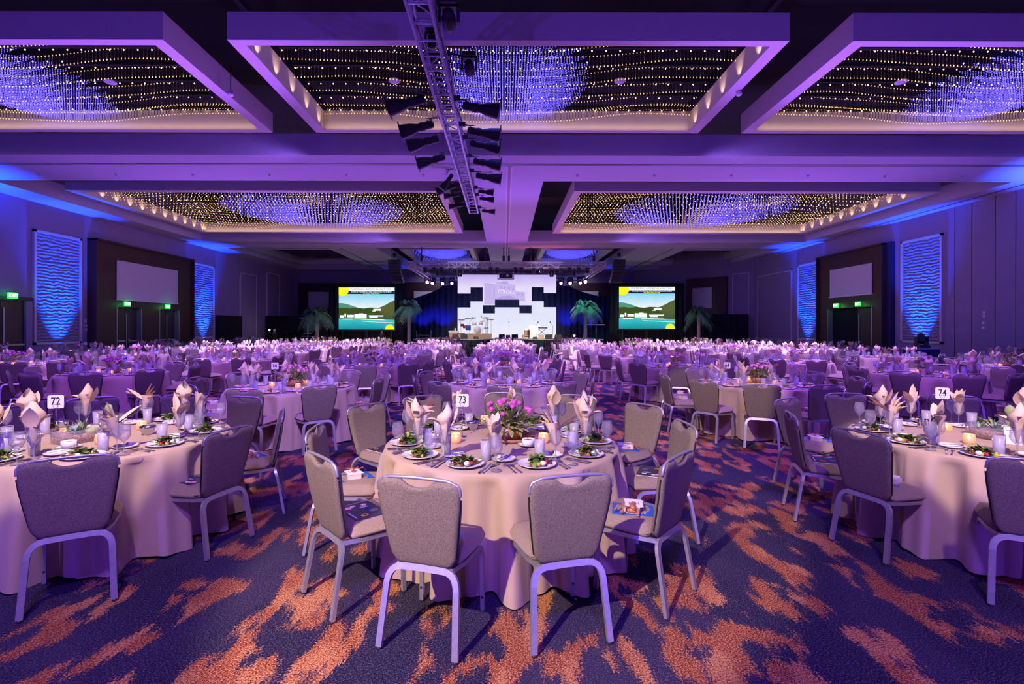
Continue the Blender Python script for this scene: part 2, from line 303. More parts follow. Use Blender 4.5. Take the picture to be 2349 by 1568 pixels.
# ---------------------------------------------------------------- room shell
ZA = HC+4.9; ZB = HC+5.2; ZT = HC+5.52
XL, XR = -18.4, 18.1
YB = 43.4
CH = [(18.1, 36.0), (11.3, 43.4)]            # angled back-right wall
struct('floor', MB().box(XL-.3, XR+.3, -9, YB+.4, -.1, 0, M['carpet']))
c = MB()
for (x0, x1, y0, y1) in [(XL, -17.15, -9, YB), (16.95, XR, -9, YB), (-17.15, 16.95, -9, 6.0), (-17.15, 16.95, 14.14, 16.6), (-17.15, 16.95, 28.1, 30.5),
                         (-17.15, 16.95, 41.6, YB), (-1.03, 1.29, 16.6, 28.1), (-1.03, 1.29, 30.5, 41.6), (-10.9, -7.9, 30.5, 41.6), (8.1, 11.1, 30.5, 41.6)]:
    c.box(x0, x1, y0, y1, ZA, ZT, M['plaster'])
struct('ceiling', c)
struct('ceiling_void', MB().box(XL-.3, XR+.3, -9.3, YB+.4, HC+7.6, HC+7.8, M['void']))
WT = HC+7.6
struct('wall_left', MB().box(XL-.25, XL, -9, YB+.3, 0, WT, M['wall']))
struct('wall_right', MB().box(XR, XR+.25, -9, 36.0, 0, WT, M['wall']))
struct('wall_back', MB().box(XL-.3, 11.3, YB, YB+.25, 0, WT, M['wall']))
struct('wall_front', MB().box(XL-.3, XR+.3, -9.3, -9, 0, WT, M['wall']))
d = Vector((11.3-18.1, 43.4-36.0, 0)).normalized(); nrm = Vector((d.y, -d.x, 0))     # points out of the room (towards +x,+y)
struct('wall_angled', MB().poly([(18.1,36,0),(11.3,43.4,0),(11.3,43.4,WT),(18.1,36,WT)], M['wall'], nrm*.25))
# steel of the dark void above the coffers
b = MB()
for y in (7.2, 9.9): b.box(-17, 17, y, y+.16, HC+7.0, HC+7.3, M['void'])
for x in (-5.6, 5.7): b.box(x-.06, x+.06, 6, 28, HC+6.8, HC+6.95, M['void'])
struct('trim_1', b)
# air-wall tracks in the soffit
b = MB().box(-17.1, 16.9, 14.83, 14.90, ZA-.004, ZA+.01, M['dark']).box(-17.1, 16.9, 14.96, 14.99, ZA-.004, ZA+.01, M['dark'])
b.box(-17.1, 16.9, 28.8, 28.87, ZA-.004, ZA+.01, M['dark'])
struct('trim_2', b)
b = MB()
for (y0, y1) in ((15.05, 28.75), (28.95, 41.6)): b.box(.05, .10, y0, y1, ZA-.012, ZA, M['cream']).box(.19, .24, y0, y1, ZA-.012, ZA, M['cream']).box(.10, .19, y0, y1, ZA-.004, ZA, M['wall'])
struct('trim_3', b)
b = MB().box(17.55, 17.63, 6, 35, ZA-.004, ZA, M['dark']).box(-10.2,-10.1,30.6,41.5,ZA-.004,ZA,M['dark']).box(10.3,10.4,30.6,41.5,ZA-.004,ZA,M['dark']); struct('trim_4', b)
# sprinklers along the first soffit band
for i in range(13):
    x = -14.9+2.46*i
    o = MB().lathe([(.045,0),(.045,-.015),(.012,-.02),(.012,-.05),(.03,-.055),(0,-.06)], M['steel'], 8).build('sprinkler_head', None, (x, 15.9, ZA))
    tag(o, 'small steel sprinkler head in the first ceiling band, number %s from the west' % ['one','two','three','four','five','six','seven','eight','nine','ten','eleven','twelve','thirteen'][i], 'sprinkler', 'sprinkler heads in the first ceiling band')
# ---------------------------------------------------------------- coffers: hanging frames
def coffer(n, x0, x1, y0, y1, H=.51, lw=.2, ly=.18):
    b = MB()
    for (a0,a1,b0,b1) in [(x0,x1,y0,y0+ly),(x0,x1,y1-ly,y1),(x0,x0+lw,y0+ly,y1-ly),(x1-lw,x1,y0+ly,y1-ly)]:
        b.box(a0,a1,b0,b1,ZB,ZB+H,M['cream'])
    return struct('trim_%d' % n, b)
ROW1 = [(-16.4,-6.19),(-5.03,5.15),(6.30,16.5)]
ROW2 = [(-16.7,-2.28),(2.64,16.55)]
ROW3 = [(-16.9,-11.3),(-7.0,-2.08),(2.45,7.2),(11.6,16.9)]
k = 5
for (a, e) in ROW1: coffer(k, a, e, 8.99, 13.26, .51, .26); k += 1
for (a, e) in ROW2: coffer(k, a, e, 18.87, 27.38, .51, .3, .3); k += 1
for (a, e) in ROW3: coffer(k, a, e, 32.9, 41.0, .51, .3, .3); k += 1
# cove lamps on the coffer lips: real lamps hidden on top of the lip
for s, x in ((1, -5.03+.30), (-1, 5.15-.30)):
    for i in range(5): spot(x+s*.12, 9.55+.80*i, ZB-.02, x-s*.30, 9.55+.80*i, ZB+.75, 7, WARM, 62, .9, .004)
for (a, e) in ROW1: area((a+e)/2, 13.26-.30, ZB+.03, e-a-.7, .03, 7, WARM, (math.radians(180-32), 0, 0))
for i in range(11):
    spot(-16.7+.46, 19.5+.75*i, ZB-.02, -16.7+.1, 19.5+.75*i, ZB+.8, 10, WARM, 62, .9, .004); spot(16.55-.46, 19.5+.75*i, ZB-.02, 16.55-.1, 19.5+.75*i, ZB+.8, 10, WARM, 62, .9, .004)
for (a, e) in ROW2: area((a+e)/2, 27.38-.42, ZB+.03, e-a-.9, .03, 12, WARM, (math.radians(180-32), 0, 0))
# ---------------------------------------------------------------- crystal chandeliers inside the coffers
def octa(b, x, y, z, r, h, m):
    b.add([(x-r,y,z),(x,y-r,z),(x+r,y,z),(x,y+r,z),(x,y,z-h),(x,y,z+h)], [(0,1,5),(1,2,5),(2,3,5),(3,0,5),(1,0,4),(2,1,4),(3,2,4),(0,3,4)], m)
def rods_np(x0, x1, ys, zf, sx, L, rod, tip, rr=.007):
    b = MB(); n = int((x1-x0)/sx)
    for j, y in enumerate(ys):
        for i in range(n+1):
            x = x0+sx*i; z = zf(x, y, j)
            if z is None: continue
            r = rr; z0 = z-L/2; z1 = z+L/2
            b.add([(x-r,y-r,z0),(x+r,y-r,z0),(x,y+r,z0),(x-r,y-r,z1),(x+r,y-r,z1),(x,y+r,z1)], [(0,1,4,3),(1,2,5,4),(2,0,3,5)], rod)
            q = rr*1.7
            b.add([(x-q,y-q,z0-q*3),(x+q,y-q,z0-q*3),(x,y+q,z0-q*3),(x,y,z0+q)], [(0,1,3),(1,2,3),(2,0,3),(2,1,0)], tip)
            b.add([(x-q,y-q,z1),(x+q,y-q,z1),(x,y+q,z1),(x,y,z1+q*3)], [(0,1,3),(1,2,3),(2,0,3),(2,1,0)], tip)
    return b
def strands(cx, cy, ax, ay, sx, sy, ztop, zbc, rise, bead, m, shape=1, skip=None):
    b = MB(); ny = int(ay/sy)
    for j in range(-ny, ny+1):
        y = cy+j*sy; k = 1-(j*sy/ay)**2
        if k <= 0: continue
        w_ = ax*math.sqrt(k); n = int(w_/sx)
        for i in range(-n, n+1):
            x = cx+i*sx; q = (i*sx/ax)**2+(j*sy/ay)**2
            zb = zbc+rise*q**1.2+R.uniform(-.015,.015); z = zb
            while z < ztop:
                octa(b, x, y, z, bead*.5, bead*.62, m); z += bead*1.45
    return b
def chand(x0, x1, y0, y1, bx, by, ax, ay, name_lab, row):
    cx = (x0+x1)/2
    t = thing('crystal_chandelier', name_lab, 'chandelier', (cx, (y0+y1)/2, ZB+.5), 0, None)
    O = (-cx, -(y0+y1)/2, -(ZB+.5))
    return t, O
def put(b, name, t, O, kind='stuff', label=None):
    o = b.build(name, t, O); o['kind'] = kind
    if label: o['label'] = label
    return o
labs1 = ['amber and blue crystal chandelier in the front ceiling coffer cut off at the west edge', 'amber and blue crystal chandelier in the middle front ceiling coffer behind the truss', 'amber and blue crystal chandelier in the front ceiling coffer cut off at the east edge']
for q, (a, e) in enumerate(ROW1):
    t, O = chand(a, e, 8.99, 13.26, 0, 0, 0, 0, labs1[q], 1); cx = (a+e)/2
    inx0, inx1 = a+.34, e-.34
    ys = [9.35+.70*i+.33 for i in range(6)]
    ph = q*1.3
    zf = lambda x, y, j: HC+5.60-.12*math.cos((x-cx)*.76)+.02*math.sin(x*2.1+y*3)
    put(rods_np(inx0, inx1, ys+[12.98], zf, .076, .19, M['rod'], M['tip'], .006), 'crystal_rod', t, O, 'stuff', 'crystal rods with amber glints put in at the tips, in wavy rows')
    b = MB(); bars = MB()
    for i in range(6):
        y = 9.52+.70*i
        bars.box(inx0, inx1, y+.02, y+.10, HC+5.78, HC+5.84, M['void'])
        for kx in range(int((inx1-inx0)/.29)+1):
            x = inx0+.1+.29*kx; octa(b, x, y, HC+5.70, .016, .018, M['bulb']); bars.box(x-.004, x+.004, y-.004, y+.004, HC+5.71, HC+5.80, M['rod'])
    put(b, 'bulb', t, O); put(bars, 'lamp_bar', t, O, 'thing')
    blu = MB(); ccx, ccy = cx+.12, 11.35
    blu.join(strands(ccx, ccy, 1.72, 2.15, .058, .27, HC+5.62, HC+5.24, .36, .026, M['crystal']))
    o = put(blu, 'bead_strand', t, O, 'stuff', 'strands of crystal beads with blue glow put in, forming a bowl')
    bl = MB()
    for i in range(4):
        y = 9.9+.85*i; w_ = 1.75*math.sqrt(max(0, 1-((y-ccy)/2.2)**2))
        for kx in range(-5, 6):
            if abs(kx*.32) < w_: octa(bl, ccx+kx*.32, y, HC+5.74, .017, .02, M['bluebulb'])
    put(bl, 'led', t, O)
    for (dx, dy) in ((-.7,-.9),(.7,-.9),(-.7,.7),(.7,.7)): spot(ccx+dx, ccy+dy, HC+6.1, ccx+dx, ccy+dy, ZB, 90, (.10,.10,1), 120, .5, .1)
rr2 = None
labs2 = ['long amber and blue crystal chandelier in the second-row coffer west of the centre strip', 'long amber and blue crystal chandelier in the second-row coffer east of the centre strip']
for q, (a, e) in enumerate(ROW2):
    cx = (a+e)/2; t, O = chand(a, e, 18.87, 27.38, 0, 0, 0, 0, labs2[q], 2)
    inx0, inx1 = a+.45, e-.45
    ys = [19.3+.44*i for i in range(18)]
    zf = lambda x, y, j: HC+5.56+.09*math.sin((x-cx)*.9+y*.8)+.05*math.sin(x*.6+y*1.7)
    put(rods_np(inx0, inx1, ys, zf, .15, .19, M['rod'], M['tip'], .0075), 'crystal_rod', t, O, 'stuff', 'crystal rods with amber glints put in at the tips, in wavy rows')
    b = MB()
    for i in range(12):
        y = 19.4+.68*i
        for kx in range(int((inx1-inx0)/.33)+1): octa(b, inx0+.1+.33*kx, y, HC+5.66, .018, .02, M['bulb'])
    put(b, 'bulb', t, O)
    ccx = -9.35 if q == 0 else 10.15; ccx = {0: -8.9, 1: 9.3}[q]
    put(strands(ccx, 23.4, 4.1, 3.7, .15, .42, HC+5.60, HC+5.17, .34, .036, M['crystal']), 'bead_strand', t, O, 'stuff', 'strands of crystal beads with blue glow put in, forming a bowl')
    for dx in (-2.4, 0, 2.4):
        for dy in (-1.8, 1.8): spot(ccx+dx, 23.4+dy, HC+6.3, ccx+dx, 23.4+dy, ZB, 80, (.12,.12,1), 125, .5, .1)
labs3 = ['unlit dim crystal chandelier in the far coffer over the west drapes', 'blue crystal chandelier in the far coffer just west of the stage centre', 'blue crystal chandelier in the far coffer just east of the stage centre', 'unlit dim crystal chandelier in the far coffer over the east drapes']
for q, (a, e) in enumerate(ROW3):
    cx = (a+e)/2; t, O = chand(a, e, 32.9, 41.0, 0, 0, 0, 0, labs3[q], 3)
    lit = q in (1, 2); m = M['crystal_far'] if lit else M['rod']
    b = MB()
    for j in range(16):
        y = 33.4+.46*j
        for i in range(int((e-a-.9)/.12)):
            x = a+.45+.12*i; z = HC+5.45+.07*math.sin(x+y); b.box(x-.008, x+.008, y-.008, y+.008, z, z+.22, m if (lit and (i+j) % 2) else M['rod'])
    put(b, 'crystal_rod', t, O, 'stuff')
    if lit:
        put(strands(cx, 36.2, 1.75, 3.1, .10, .34, HC+5.62, HC+5.2, .34, .05, m), 'bead_strand', t, O, 'stuff', 'strands of crystal beads with blue glow put in')
        spot(cx, 36, HC+6.4, cx, 36, 0, 120, (.1,.12,1), 120, .5, .1)
# round ceiling discs
for (px, py, nm) in ((903,188,'over the truss west side'),(1421,187,'in the middle front coffer east of the blue beads'),(252,192,'in the west front coffer'),(2066,188,'in the east front coffer')):
    y = 5.55*F/(VY-py); o = MB().lathe([(.11,0),(.125,.01),(.125,.03),(.10,.05),(.02,.06)], M['white'], 20).lathe([(.01,.06),(.01,.9)], M['dark'], 6).build('ceiling_speaker', None, ((px-VX)/F*y, y, HC+5.55))
    tag(o, 'round white pendant ceiling speaker '+nm, 'speaker', 'round pendant ceiling speakers')
for (px, py, nm) in ((528,222,'beside the west front coffer'),(1694,219,'in the gap east of the middle front coffer')):
    y = 5.1*F/(VY-py); o = MB().lathe([(0,0),(.05,.01),(.07,.05),(.05,.10),(.015,.12)], M['white'], 14).lathe([(.012,.12),(.012,.7)], M['dark'], 6).build('dome_camera', None, ((px-VX)/F*y, y, HC+5.1))
    tag(o, 'small white dome camera hanging '+nm, 'camera', 'hanging dome cameras')
# ---------------------------------------------------------------- side walls
# wall frame helpers: u = distance along the wall from the camera, v = height; off = distance into the room
def LW(py_, px): return F*(-XL)/(VX-px)
def wl(px): return F*(-XL)/(VX-px)              # left wall: photo column -> Y
def wr(px): return F*XR/(px-VX)
def hz(py, Y): return HC+(VY-py)/F*Y
def wbox(b, side, y0, y1, z0, z1, off, m, base=0.0):
    x = XL if side < 0 else XR; s = -side
    xa, xb = x+s*base, x+s*(base+off); b.box(min(xa,xb), max(xa,xb), min(y0,y1), max(y0,y1), z0, z1, m)
def wave_panel(side, y0, y1, z0, z1, lab):
    t = thing('wall_panel', lab, 'wall panel', (XL if side < 0 else XR, (y0+y1)/2, z0), 0, 'carved wave wall panels')
    def q(b, n): b.build(n, t, (-t.location.x, -t.location.y, -t.location.z))
    b = MB(); f = .09
    for (a0,a1,c0,c1) in ((y0,y1,z0,z0+f),(y0,y1,z1-f,z1),(y0,y0+f,z0,z1),(y1-f,y1,z0,z1)): wbox(b, side, a0,a1,c0,c1,.10,M['cream'])
    q(b, 'frame')
    hh = (z1-z0-2*f)/4
    for k in range(4):
        for s_ in (0, 1):
            b = MB(); m0 = y0+f; mw = (y1-y0-2*f)/2
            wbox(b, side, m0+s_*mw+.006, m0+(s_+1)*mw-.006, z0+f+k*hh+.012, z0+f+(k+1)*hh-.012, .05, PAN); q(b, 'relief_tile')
def plain_panel(side, y0, y1, z0, z1, lab):
    b = MB(); f = .06
    for (a0,a1,c0,c1) in ((y0,y1,z0,z0+f),(y0,y1,z1-f,z1),(y0,y0+f,z0,z1),(y1-f,y1,z0,z1)): wbox(b, side, a0,a1,c0,c1,.07,M['cream'])
    wbox(b, side, y0+f, y1-f, z0+f, z1-f, .03, M['wall'])
    o = b.build('acoustic_panel'); tag(o, lab, 'wall panel', 'plain framed wall panels')
def exit_sign(loc, rz, lab, wdt=.36):
    t = thing('exit_sign', lab, 'exit sign', loc, rz, 'green exit signs')
    MB().box(-wdt/2, wdt/2, -.02, .03, 0, .22, M['exitg']).build('sign_face', t)
    MB().box(-wdt/2-.01, wdt/2+.01, -.01, .04, .22, .25, M['dark']).build('housing', t)
    MB().join(text_mb('EXIT', .17, M['exitw'], .002, .003), TR(0,-.024,.11) @ UPW).build('lettering', t)
    l = point(loc[0]-math.sin(rz)*-.12*0+(.14 if loc[0] < 0 else -.14), loc[1], loc[2]+.05, 2.2, (.05,1,.15), .03)
def uplight(x, y, tx, ty, lab, p=150):
    t = thing('uplight', lab, 'uplight', (x, y, 0), 0, 'blue wall uplights')
    MB().lathe([(.12,0),(.12,.03),(.03,.05),(.03,.14)], M['black'], 12).build('base', t)
    MB().lathe([(.07,.12),(.09,.16),(.09,.24),(.07,.25)], M['black'], 14).build('lamp_head', t)
    MB().lathe([(.068,.252),(0,.253)], emis('uplight_lens', (.25,.35,1), 40), 14).build('lens', t)
    spot(tx+(x-tx)*.5, y, .32, tx-(x-tx)*.05, ty, ZA, p*1.5, (.20,.27,1), 30, .9, .05); spot(x, y, .30, tx-(x-tx)*.2, ty, ZA-.9, p*48, (.003,.06,1), 54, 1, .05)
def panic_door(t, O, side, y0, y1, z1, name='door_leaf'):
    b = MB(); wbox(b, side, y0, y1, 0, z1, .05, M['door']); b.build('door_leaf', t, O)
    b = MB(); wbox(b, side, y0+.12, y1-.08, .98, 1.04, .06, M['metal'], .10); wbox(b, side, y0+.12, y0+.2, .94, 1.1, .08, M['metal'], .05); b.build('push_bar', t, O)
    b = MB(); wbox(b, side, y0+.05, y0+.10, .3, z1-.25, .03, M['metal'], .05); b.build('lock_rod', t, O)
def portal(side, y0, y1, ztop, sy0, sy1, sz0, sz1, doors, dz, lab, slab, n):
    # dark timber surround standing proud of the wall, with doorways, a blank screen above
    b = MB(); edges = [y0]+[v for dd in doors for v in dd]+[y1]
    for i in range(0, len(edges), 2): wbox(b, side, edges[i], edges[i+1], 0, dz, .28, M['wood'])
    wbox(b, side, y0, y1, dz, ztop, .28, M['wood'])
    for zz in (1.0, 1.9, 2.75): wbox(b, side, y0, y0+.02, zz, zz+.02, .285, M['dark'])
    wbox(b, side, y0-.08, y0, 0, ztop+.06, .42, M['wood']); wbox(b, side, y1, y1+.08, 0, ztop+.06, .42, M['wood']); wbox(b, side, y0-.08, y1+.08, ztop, ztop+.08, .42, M['wood'])
    o = b.build('door_surround'); tag(o, lab, 'door surround')
    t = thing('projection_screen', slab, 'screen', ((XL if side < 0 else XR)-side*.3, (sy0+sy1)/2, sz0))
    O = (-t.location.x, -t.location.y, -t.location.z)
    b = MB(); wbox(b, side, sy0, sy1, sz0, sz1, .03, M['screen'], .30); b.build('fabric', t, O)
    b = MB(); wbox(b, side, sy0-.05, sy1+.05, sz0-.07, sz0, .06, M['white'], .29); b.build('bottom_bar', t, O)
# left wall
Ya, Yb = wl(73), wl(183); wave_panel(-1, Ya, Yb, hz(793,Ya), hz(527,Ya), 'tall carved wave panel with blue uplight between the lone exit door and the twin doors')
Yc, Yd = wl(437), wl(489); wave_panel(-1, Yc, Yd, hz(778,Yc)-.0, hz(602,Yc), 'tall carved wave panel with blue uplight beyond the twin doors on the west wall')
y0, y1 = wl(203), wl(428); ztop = hz(552, y0); dz = 2.62
da, db = wl(253), wl(312); dc, dd_ = wl(353), wl(399)
portal(-1, y0, y1, ztop, wl(252), wl(394), hz(686, wl(252)), hz(598, wl(252)), [(da, db), (dc, dd_)], dz, 'tall dark timber surround holding two doorways on the west wall', 'blank white screen above the twin doors on the west wall', 1)
for (a, e, nm) in ((da, db, 2), (dc, dd_, 3)):
    t = thing('door_%d' % nm, None, None, (XL, (a+e)/2, 0)); t['kind'] = 'structure'; O = (-t.location.x, -t.location.y, 0)
    b = MB(); wbox(b, -1, a, a+.04, 0, dz, .30, M['metal']); wbox(b, -1, e-.04, e, 0, dz, .30, M['metal']); b.build('frame', t, O)
    mid = a+(e-a)*.5; panic_door(t, O, -1, a+.05, mid, dz-.03); panic_door(t, O, -1, mid+.02, e-.05, dz-.03)
    exit_sign((XL+.36, (a*.4+e*.6)-.4 , dz+.05), PI/2, ('green exit sign over the nearer of the twin west doorways', 'green exit sign over the farther of the twin west doorways')[nm-2])
a, e = wl(-60), wl(52); t = thing('door_1', None, None, (XL, (a+e)/2, 0)); t['kind'] = 'structure'; O = (-t.location.x, -t.location.y, 0)
b = MB(); wbox(b, -1, a-.1, a, 0, 2.75, .14, M['dark']); wbox(b, -1, e, wl(66), 0, 2.75, .14, M['wall']); wbox(b, -1, a-.1, wl(66), 2.66, 2.8, .16, M['dark']); b.build('frame', t, O)
panic_door(t, O, -1, a, (a+e)/2-.01, 2.64); panic_door(t, O, -1, (a+e)/2+.01, e, 2.64)
exit_sign((XL+.25, wl(14), 2.72), PI/2, 'green exit sign over the lone door at the near end of the west wall')
for (p0, p1, lab) in ((549,587,'tall plain framed panel next to the black doorway on the west wall'), (611,640,'tall plain framed panel at the far end of the west wall')):
    plain_panel(-1, wl(p0), wl(p1), .9, hz(625, wl(p0)), lab)
a, e = wl(494), wl(549)
o = MB(); wbox(o, -1, a, e-.1, 0, hz(724, a), .25, M['drape']); tag(o.build('black_flat'), 'low black drape panel against the west wall past the second wave panel', 'drape')
for (yy, s_) in ((Ya, 0), ): pass
uplight(XL+.62, (Ya+Yb)/2, XL+.02, (Ya+Yb)/2, 'blue uplight on the floor under the nearer west wave panel')
uplight(XL+.62, (Yc+Yd)/2, XL+.02, (Yc+Yd)/2, 'blue uplight on the floor under the farther west wave panel')
for (px, py0, py1, nm) in ((195.5, 734, 741, 'top'), (197, 746, 751, 'middle'), (197,755,760, 'bottom')):
    b = MB(); Y = wl(px); wbox(b, -1, Y-.05, Y+.05, hz(py1, Y), hz(py0, Y), .02, M['white'])
    tag(b.build('wall_switch'), 'white switch plate on the west wall, %s one of three by the timber surround' % nm, 'switch')
# right wall
Ya, Yb = wr(2165), wr(2070); wave_panel(1, Ya, Yb, hz(778,Yb)-.1, hz(553,Yb), 'tall carved wave panel with blue uplight nearest the lighting cart on the east wall')
Yc, Yd = wr(1882), wr(1832); wave_panel(1, Yc, Yd, hz(773,Yd)-.1, hz(607,Yd), 'tall carved wave panel with blue uplight beyond the dark east doorway')
y0, y1 = wr(2040), wr(1890); ztop = hz(592, y1)
da, db = wr(2014), wr(1910); dz = 2.75
portal(1, y0, y1, ztop, wr(2015), wr(1917), hz(679, wr(1917)), hz(618, wr(1917)), [(da, db)], dz, 'tall dark timber surround of the wide open east doorway', 'blank white screen above the dark doorway on the east wall', 2)
b = MB(); wbox(b, 1, wr(2053), y0-.08, 0, ztop+.1, .2, M['bluedrape']); tag(b.build('side_return'), 'dark blue side return of the east timber surround', 'door surround')
t = thing('door_4', None, None, (XR, (da+db)/2, 0)); t['kind'] = 'structure'; O = (-t.location.x, -t.location.y, 0)
b = MB(); wbox(b, 1, da, db, 0, dz, .02, M['void']); b.build('dark_opening_sheet', t, O)  # black sheet on the solid wall paints the doorway's darkness
b = MB(); wbox(b, 1, da, da+.04, 0, dz, .30, M['metal']); wbox(b, 1, db-.04, db, 0, dz, .30, M['metal']); b.build('frame', t, O)
b = MB(); wbox(b, 1, da+.05, da+1.3, 0, dz-.05, .05, M['door']); b.build('door_leaf', t, O)
b = MB(); wbox(b, 1, da+1.15, da+1.2, .3, 2.4, .04, M['metal'], .05); wbox(b, 1, da+1.05, da+1.2, .95, 1.05, .06, M['metal'], .05); b.build('lock_rod', t, O)
exit_sign((XR-.36, wr(1984), dz+.05), -PI/2, 'green exit sign over the near half of the wide east doorway')
exit_sign((XR-.36, wr(1933), dz+.05), -PI/2, 'green exit sign over the far half of the wide east doorway')
plain_panel(1, wr(1817), wr(1739), .9, hz(617, wr(1817)), 'broad plain framed panel on the east wall next to the corner')
b = MB()
for px in (2190, 2229, 2283, 2330): Y = wr(px); b.box(XR-.006, XR, Y-.012, Y+.012, 0, ZA, M['dark'])
struct('trim_15', b)
for (px, py, nm) in ((2258,714,'topmost'),(2258,722,'second'),(2256.5,738,'third'),(2256.5,749,'lowest')):
    b = MB(); Y = wr(px); wbox(b, 1, Y-.05, Y+.05, hz(py+3, Y), hz(py-3, Y), .02, M['white'])
    tag(b.build('wall_switch'), 'white switch plate on the panelled east wall, %s in its column' % nm, 'switch')
uplight(XR-.62, (Ya+Yb)/2, XR-.02, (Ya+Yb)/2, 'blue uplight on the floor under the nearer east wave panel')
uplight(XR-.62, (Yc+Yd)/2, XR-.02, (Yc+Yd)/2, 'blue uplight on the floor under the farther east wave panel')
# added blue spots beyond the frame edge keep the corner of the ceiling blue
spot(XL+.7, 15.5, .5, XL-.1, 15.2, ZA-1, 15000, (.003,.06,1), 70, .8, .05); spot(XR-.7, 14.2, .5, XR+.1, 14.0, ZA-1, 15000, (.03,.09,1), 70, .8, .05)
# lighting cart with a moving head by the east wall
cx_, cy_ = 15.6, 18.6
t = thing('road_case', 'blue-black rolling road case by the east wall under the moving light', 'equipment case', (cx_, cy_, 0))
MB().box(-.45,.45,-.3,.3,.12,.92,M['bluedrape']).build('body', t); MB().box(-.47,.47,-.32,.32,.92,.96,M['metal']).build('lid', t)
for (sx, sy) in ((1,1),(1,-1),(-1,1),(-1,-1)): MB().lathe([(.02,0),(.05,.03),(.05,.09),(.03,.12)], M['black'], 10).build('caster', t, (sx*.38, sy*.24, 0))
t = thing('moving_head_light', 'black moving-head light with glowing lens on the road case', 'stage light', (cx_, cy_, .96))
MB().box(-.2,.2,-.18,.18,0,.1,M['black']).build('base', t)
MB().box(-.22,.22,-.05,.05,.09,.12,M['black']).box(-.22,-.16,-.08,.08,.1,.42,M['black']).box(.16,.22,-.08,.08,.1,.42,M['black']).build('yoke', t)
T = TR(0,0,.34,0,math.radians(-35),math.radians(20)); MB().lathe([(.06,-.2),(.12,-.15),(.13,.1),(.10,.2)], M['black'], 16, T).build('lamp_head', t)
MB().lathe([(.09,.205),(0,.206)], emis('moving_lens', (1,.55,.35), 6), 16, T).build('lens', t)
# ---------------------------------------------------------------- back wall portals, drapes
def flat(x0, x1, y, z0, z1, m, name, lab, cat, th=.05, kind=None):
    o = MB().box(x0, x1, y, y+th, z0, z1, m).build(name); return tag(o, lab, cat, None, kind)
xa, _ = D(685, 700, 43.2); xb, _ = D(765, 700, 43.2); z1 = D(0, 650, 43.2)[1]
flat(xa, xb, 43.1, 0, z1, M['wood'], 'door_surround', 'dark timber surround on the back wall behind the shadowed west palm', 'door surround', .25)
x0, z1 = D(707, 670, 42.9); x1, z0 = D(753.5, 709, 42.9); flat(x0, x1, 42.95, z0, z1, M['screen'], 'projection_screen', 'blank white screen on the back wall above the shadowed west palm', 'screen')
def pleated(x0, x1, y, z0, z1, m, name, lab, amp=.07, wl_=.45, seg=.075, ztop=None):
    b = MB(); n = max(4, int((x1-x0)/seg)); vs = []; fs = []
    for i in range(n+1):
        x = x0+(x1-x0)*i/n; yy = y+amp*math.sin(x/wl_*2*PI)+amp*.4*math.sin(x/wl_*4.7+1)
        zt = z1 if ztop is None else ztop(x); vs += [(x,yy,z0),(x,yy,zt),(x,yy+.03,z0),(x,yy+.03,zt)]
    for i in range(n): a = i*4; c_ = a+4; fs += [(a,c_,c_+1,a+1),(a+2,a+3,c_+3,c_+2),(a+1,c_+1,c_+3,a+3),(a,a+2,c_+2,c_)]
    b.add(vs, fs, m, True); o = b.build(name); return tag(o, lab, 'drape')
YS = 37.0
x0 = D(757, 0, 37.6)[0]; x1 = D(928, 0, 37.6)[0]; zt = D(0, 650, 37.6)[1]
pleated(x0, x1, 37.6, 0, zt, M['drape'], 'tall_black_drape', 'tall black drape surrounding the lit west screen')
x0 = D(1397, 0, 37.6)[0]; x1 = D(1570, 0, 37.6)[0]; zt = D(0, 648, 37.6)[1]
pleated(x0, x1, 37.6, 0, zt, M['drape'], 'tall_black_drape', 'tall black drape surrounding the lit east screen')
x0 = D(598, 0, 38.2)[0]; x1 = D(760, 0, 38.2)[0]; pleated(x0, x1, 38.2, 0, D(0, 725, 38.2)[1], M['drape'], 'low_black_drape', 'low black drape from the west screen to the west wall')
x0 = D(1568, 0, 37.2)[0]; x1 = D(1727, 0, 35.0)[0]; pleated(x0, x1, 35.6, 0, D(0, 719, 35.6)[1], M['drape'], 'low_black_drape', 'low black drape from the east screen to the angled wall')
x0 = D(926, 0, 40.2)[0]; x1 = D(1060, 0, 40.2)[0]; zt = D(0, 655, 40.2)[1]
zf = lambda x: zt-1.0*max(0, min(1, (x1-1.6-x)/2.2))**.7
pleated(x0, x1+.4, 40.2, 0, zt, M['bluedrape'], 'navy_drape', 'navy blue pleated drape between the west palm and the stage screen', ztop=zf)
x2 = D(1270, 0, 40.2)[0]; x3 = D(1400, 0, 40.2)[0]
zg = lambda x: zt-.85*max(0, min(1, (x-x2-1.3)/2.4))**.7
pleated(x2-.4, x3, 40.2, 0, zt, M['bluedrape'], 'navy_drape', 'navy blue pleated drape between the stage screen and the east palm', ztop=zg)
pleated(x1+.4, x2-.4, 40.2, 0, D(0,640,40.2)[1], M['bluedrape'], 'backdrop_drape', 'dark navy drape directly behind the stepped stage screen')
for (p0, p1, q0, q1, lab) in ((949,992,668.5,686,'west'), (1315,1373,667,686,'east')):
    s0 = D(926 if lab == 'west' else 1375, 0, 43.2)[0]
    a0, a1 = (D(928,0,43.2)[0], D(1010,0,43.2)[0]) if lab == 'west' else (D(1300,0,43.2)[0], D(1396,0,43.2)[0])
    flat(a0, a1, 43.1, 0, D(0,648,43.2)[1], M['wood'], 'door_surround', 'dark timber surround on the back wall above the %s navy drape' % lab, 'door surround', .2)
    xx0, zz1 = D(p0,q0,42.9); xx1, zz0 = D(p1,q1,42.9); flat(xx0, xx1, 42.95, zz0, zz1, M['screen'], 'projection_screen', 'blank white screen strip above the %s navy drape' % lab, 'screen')
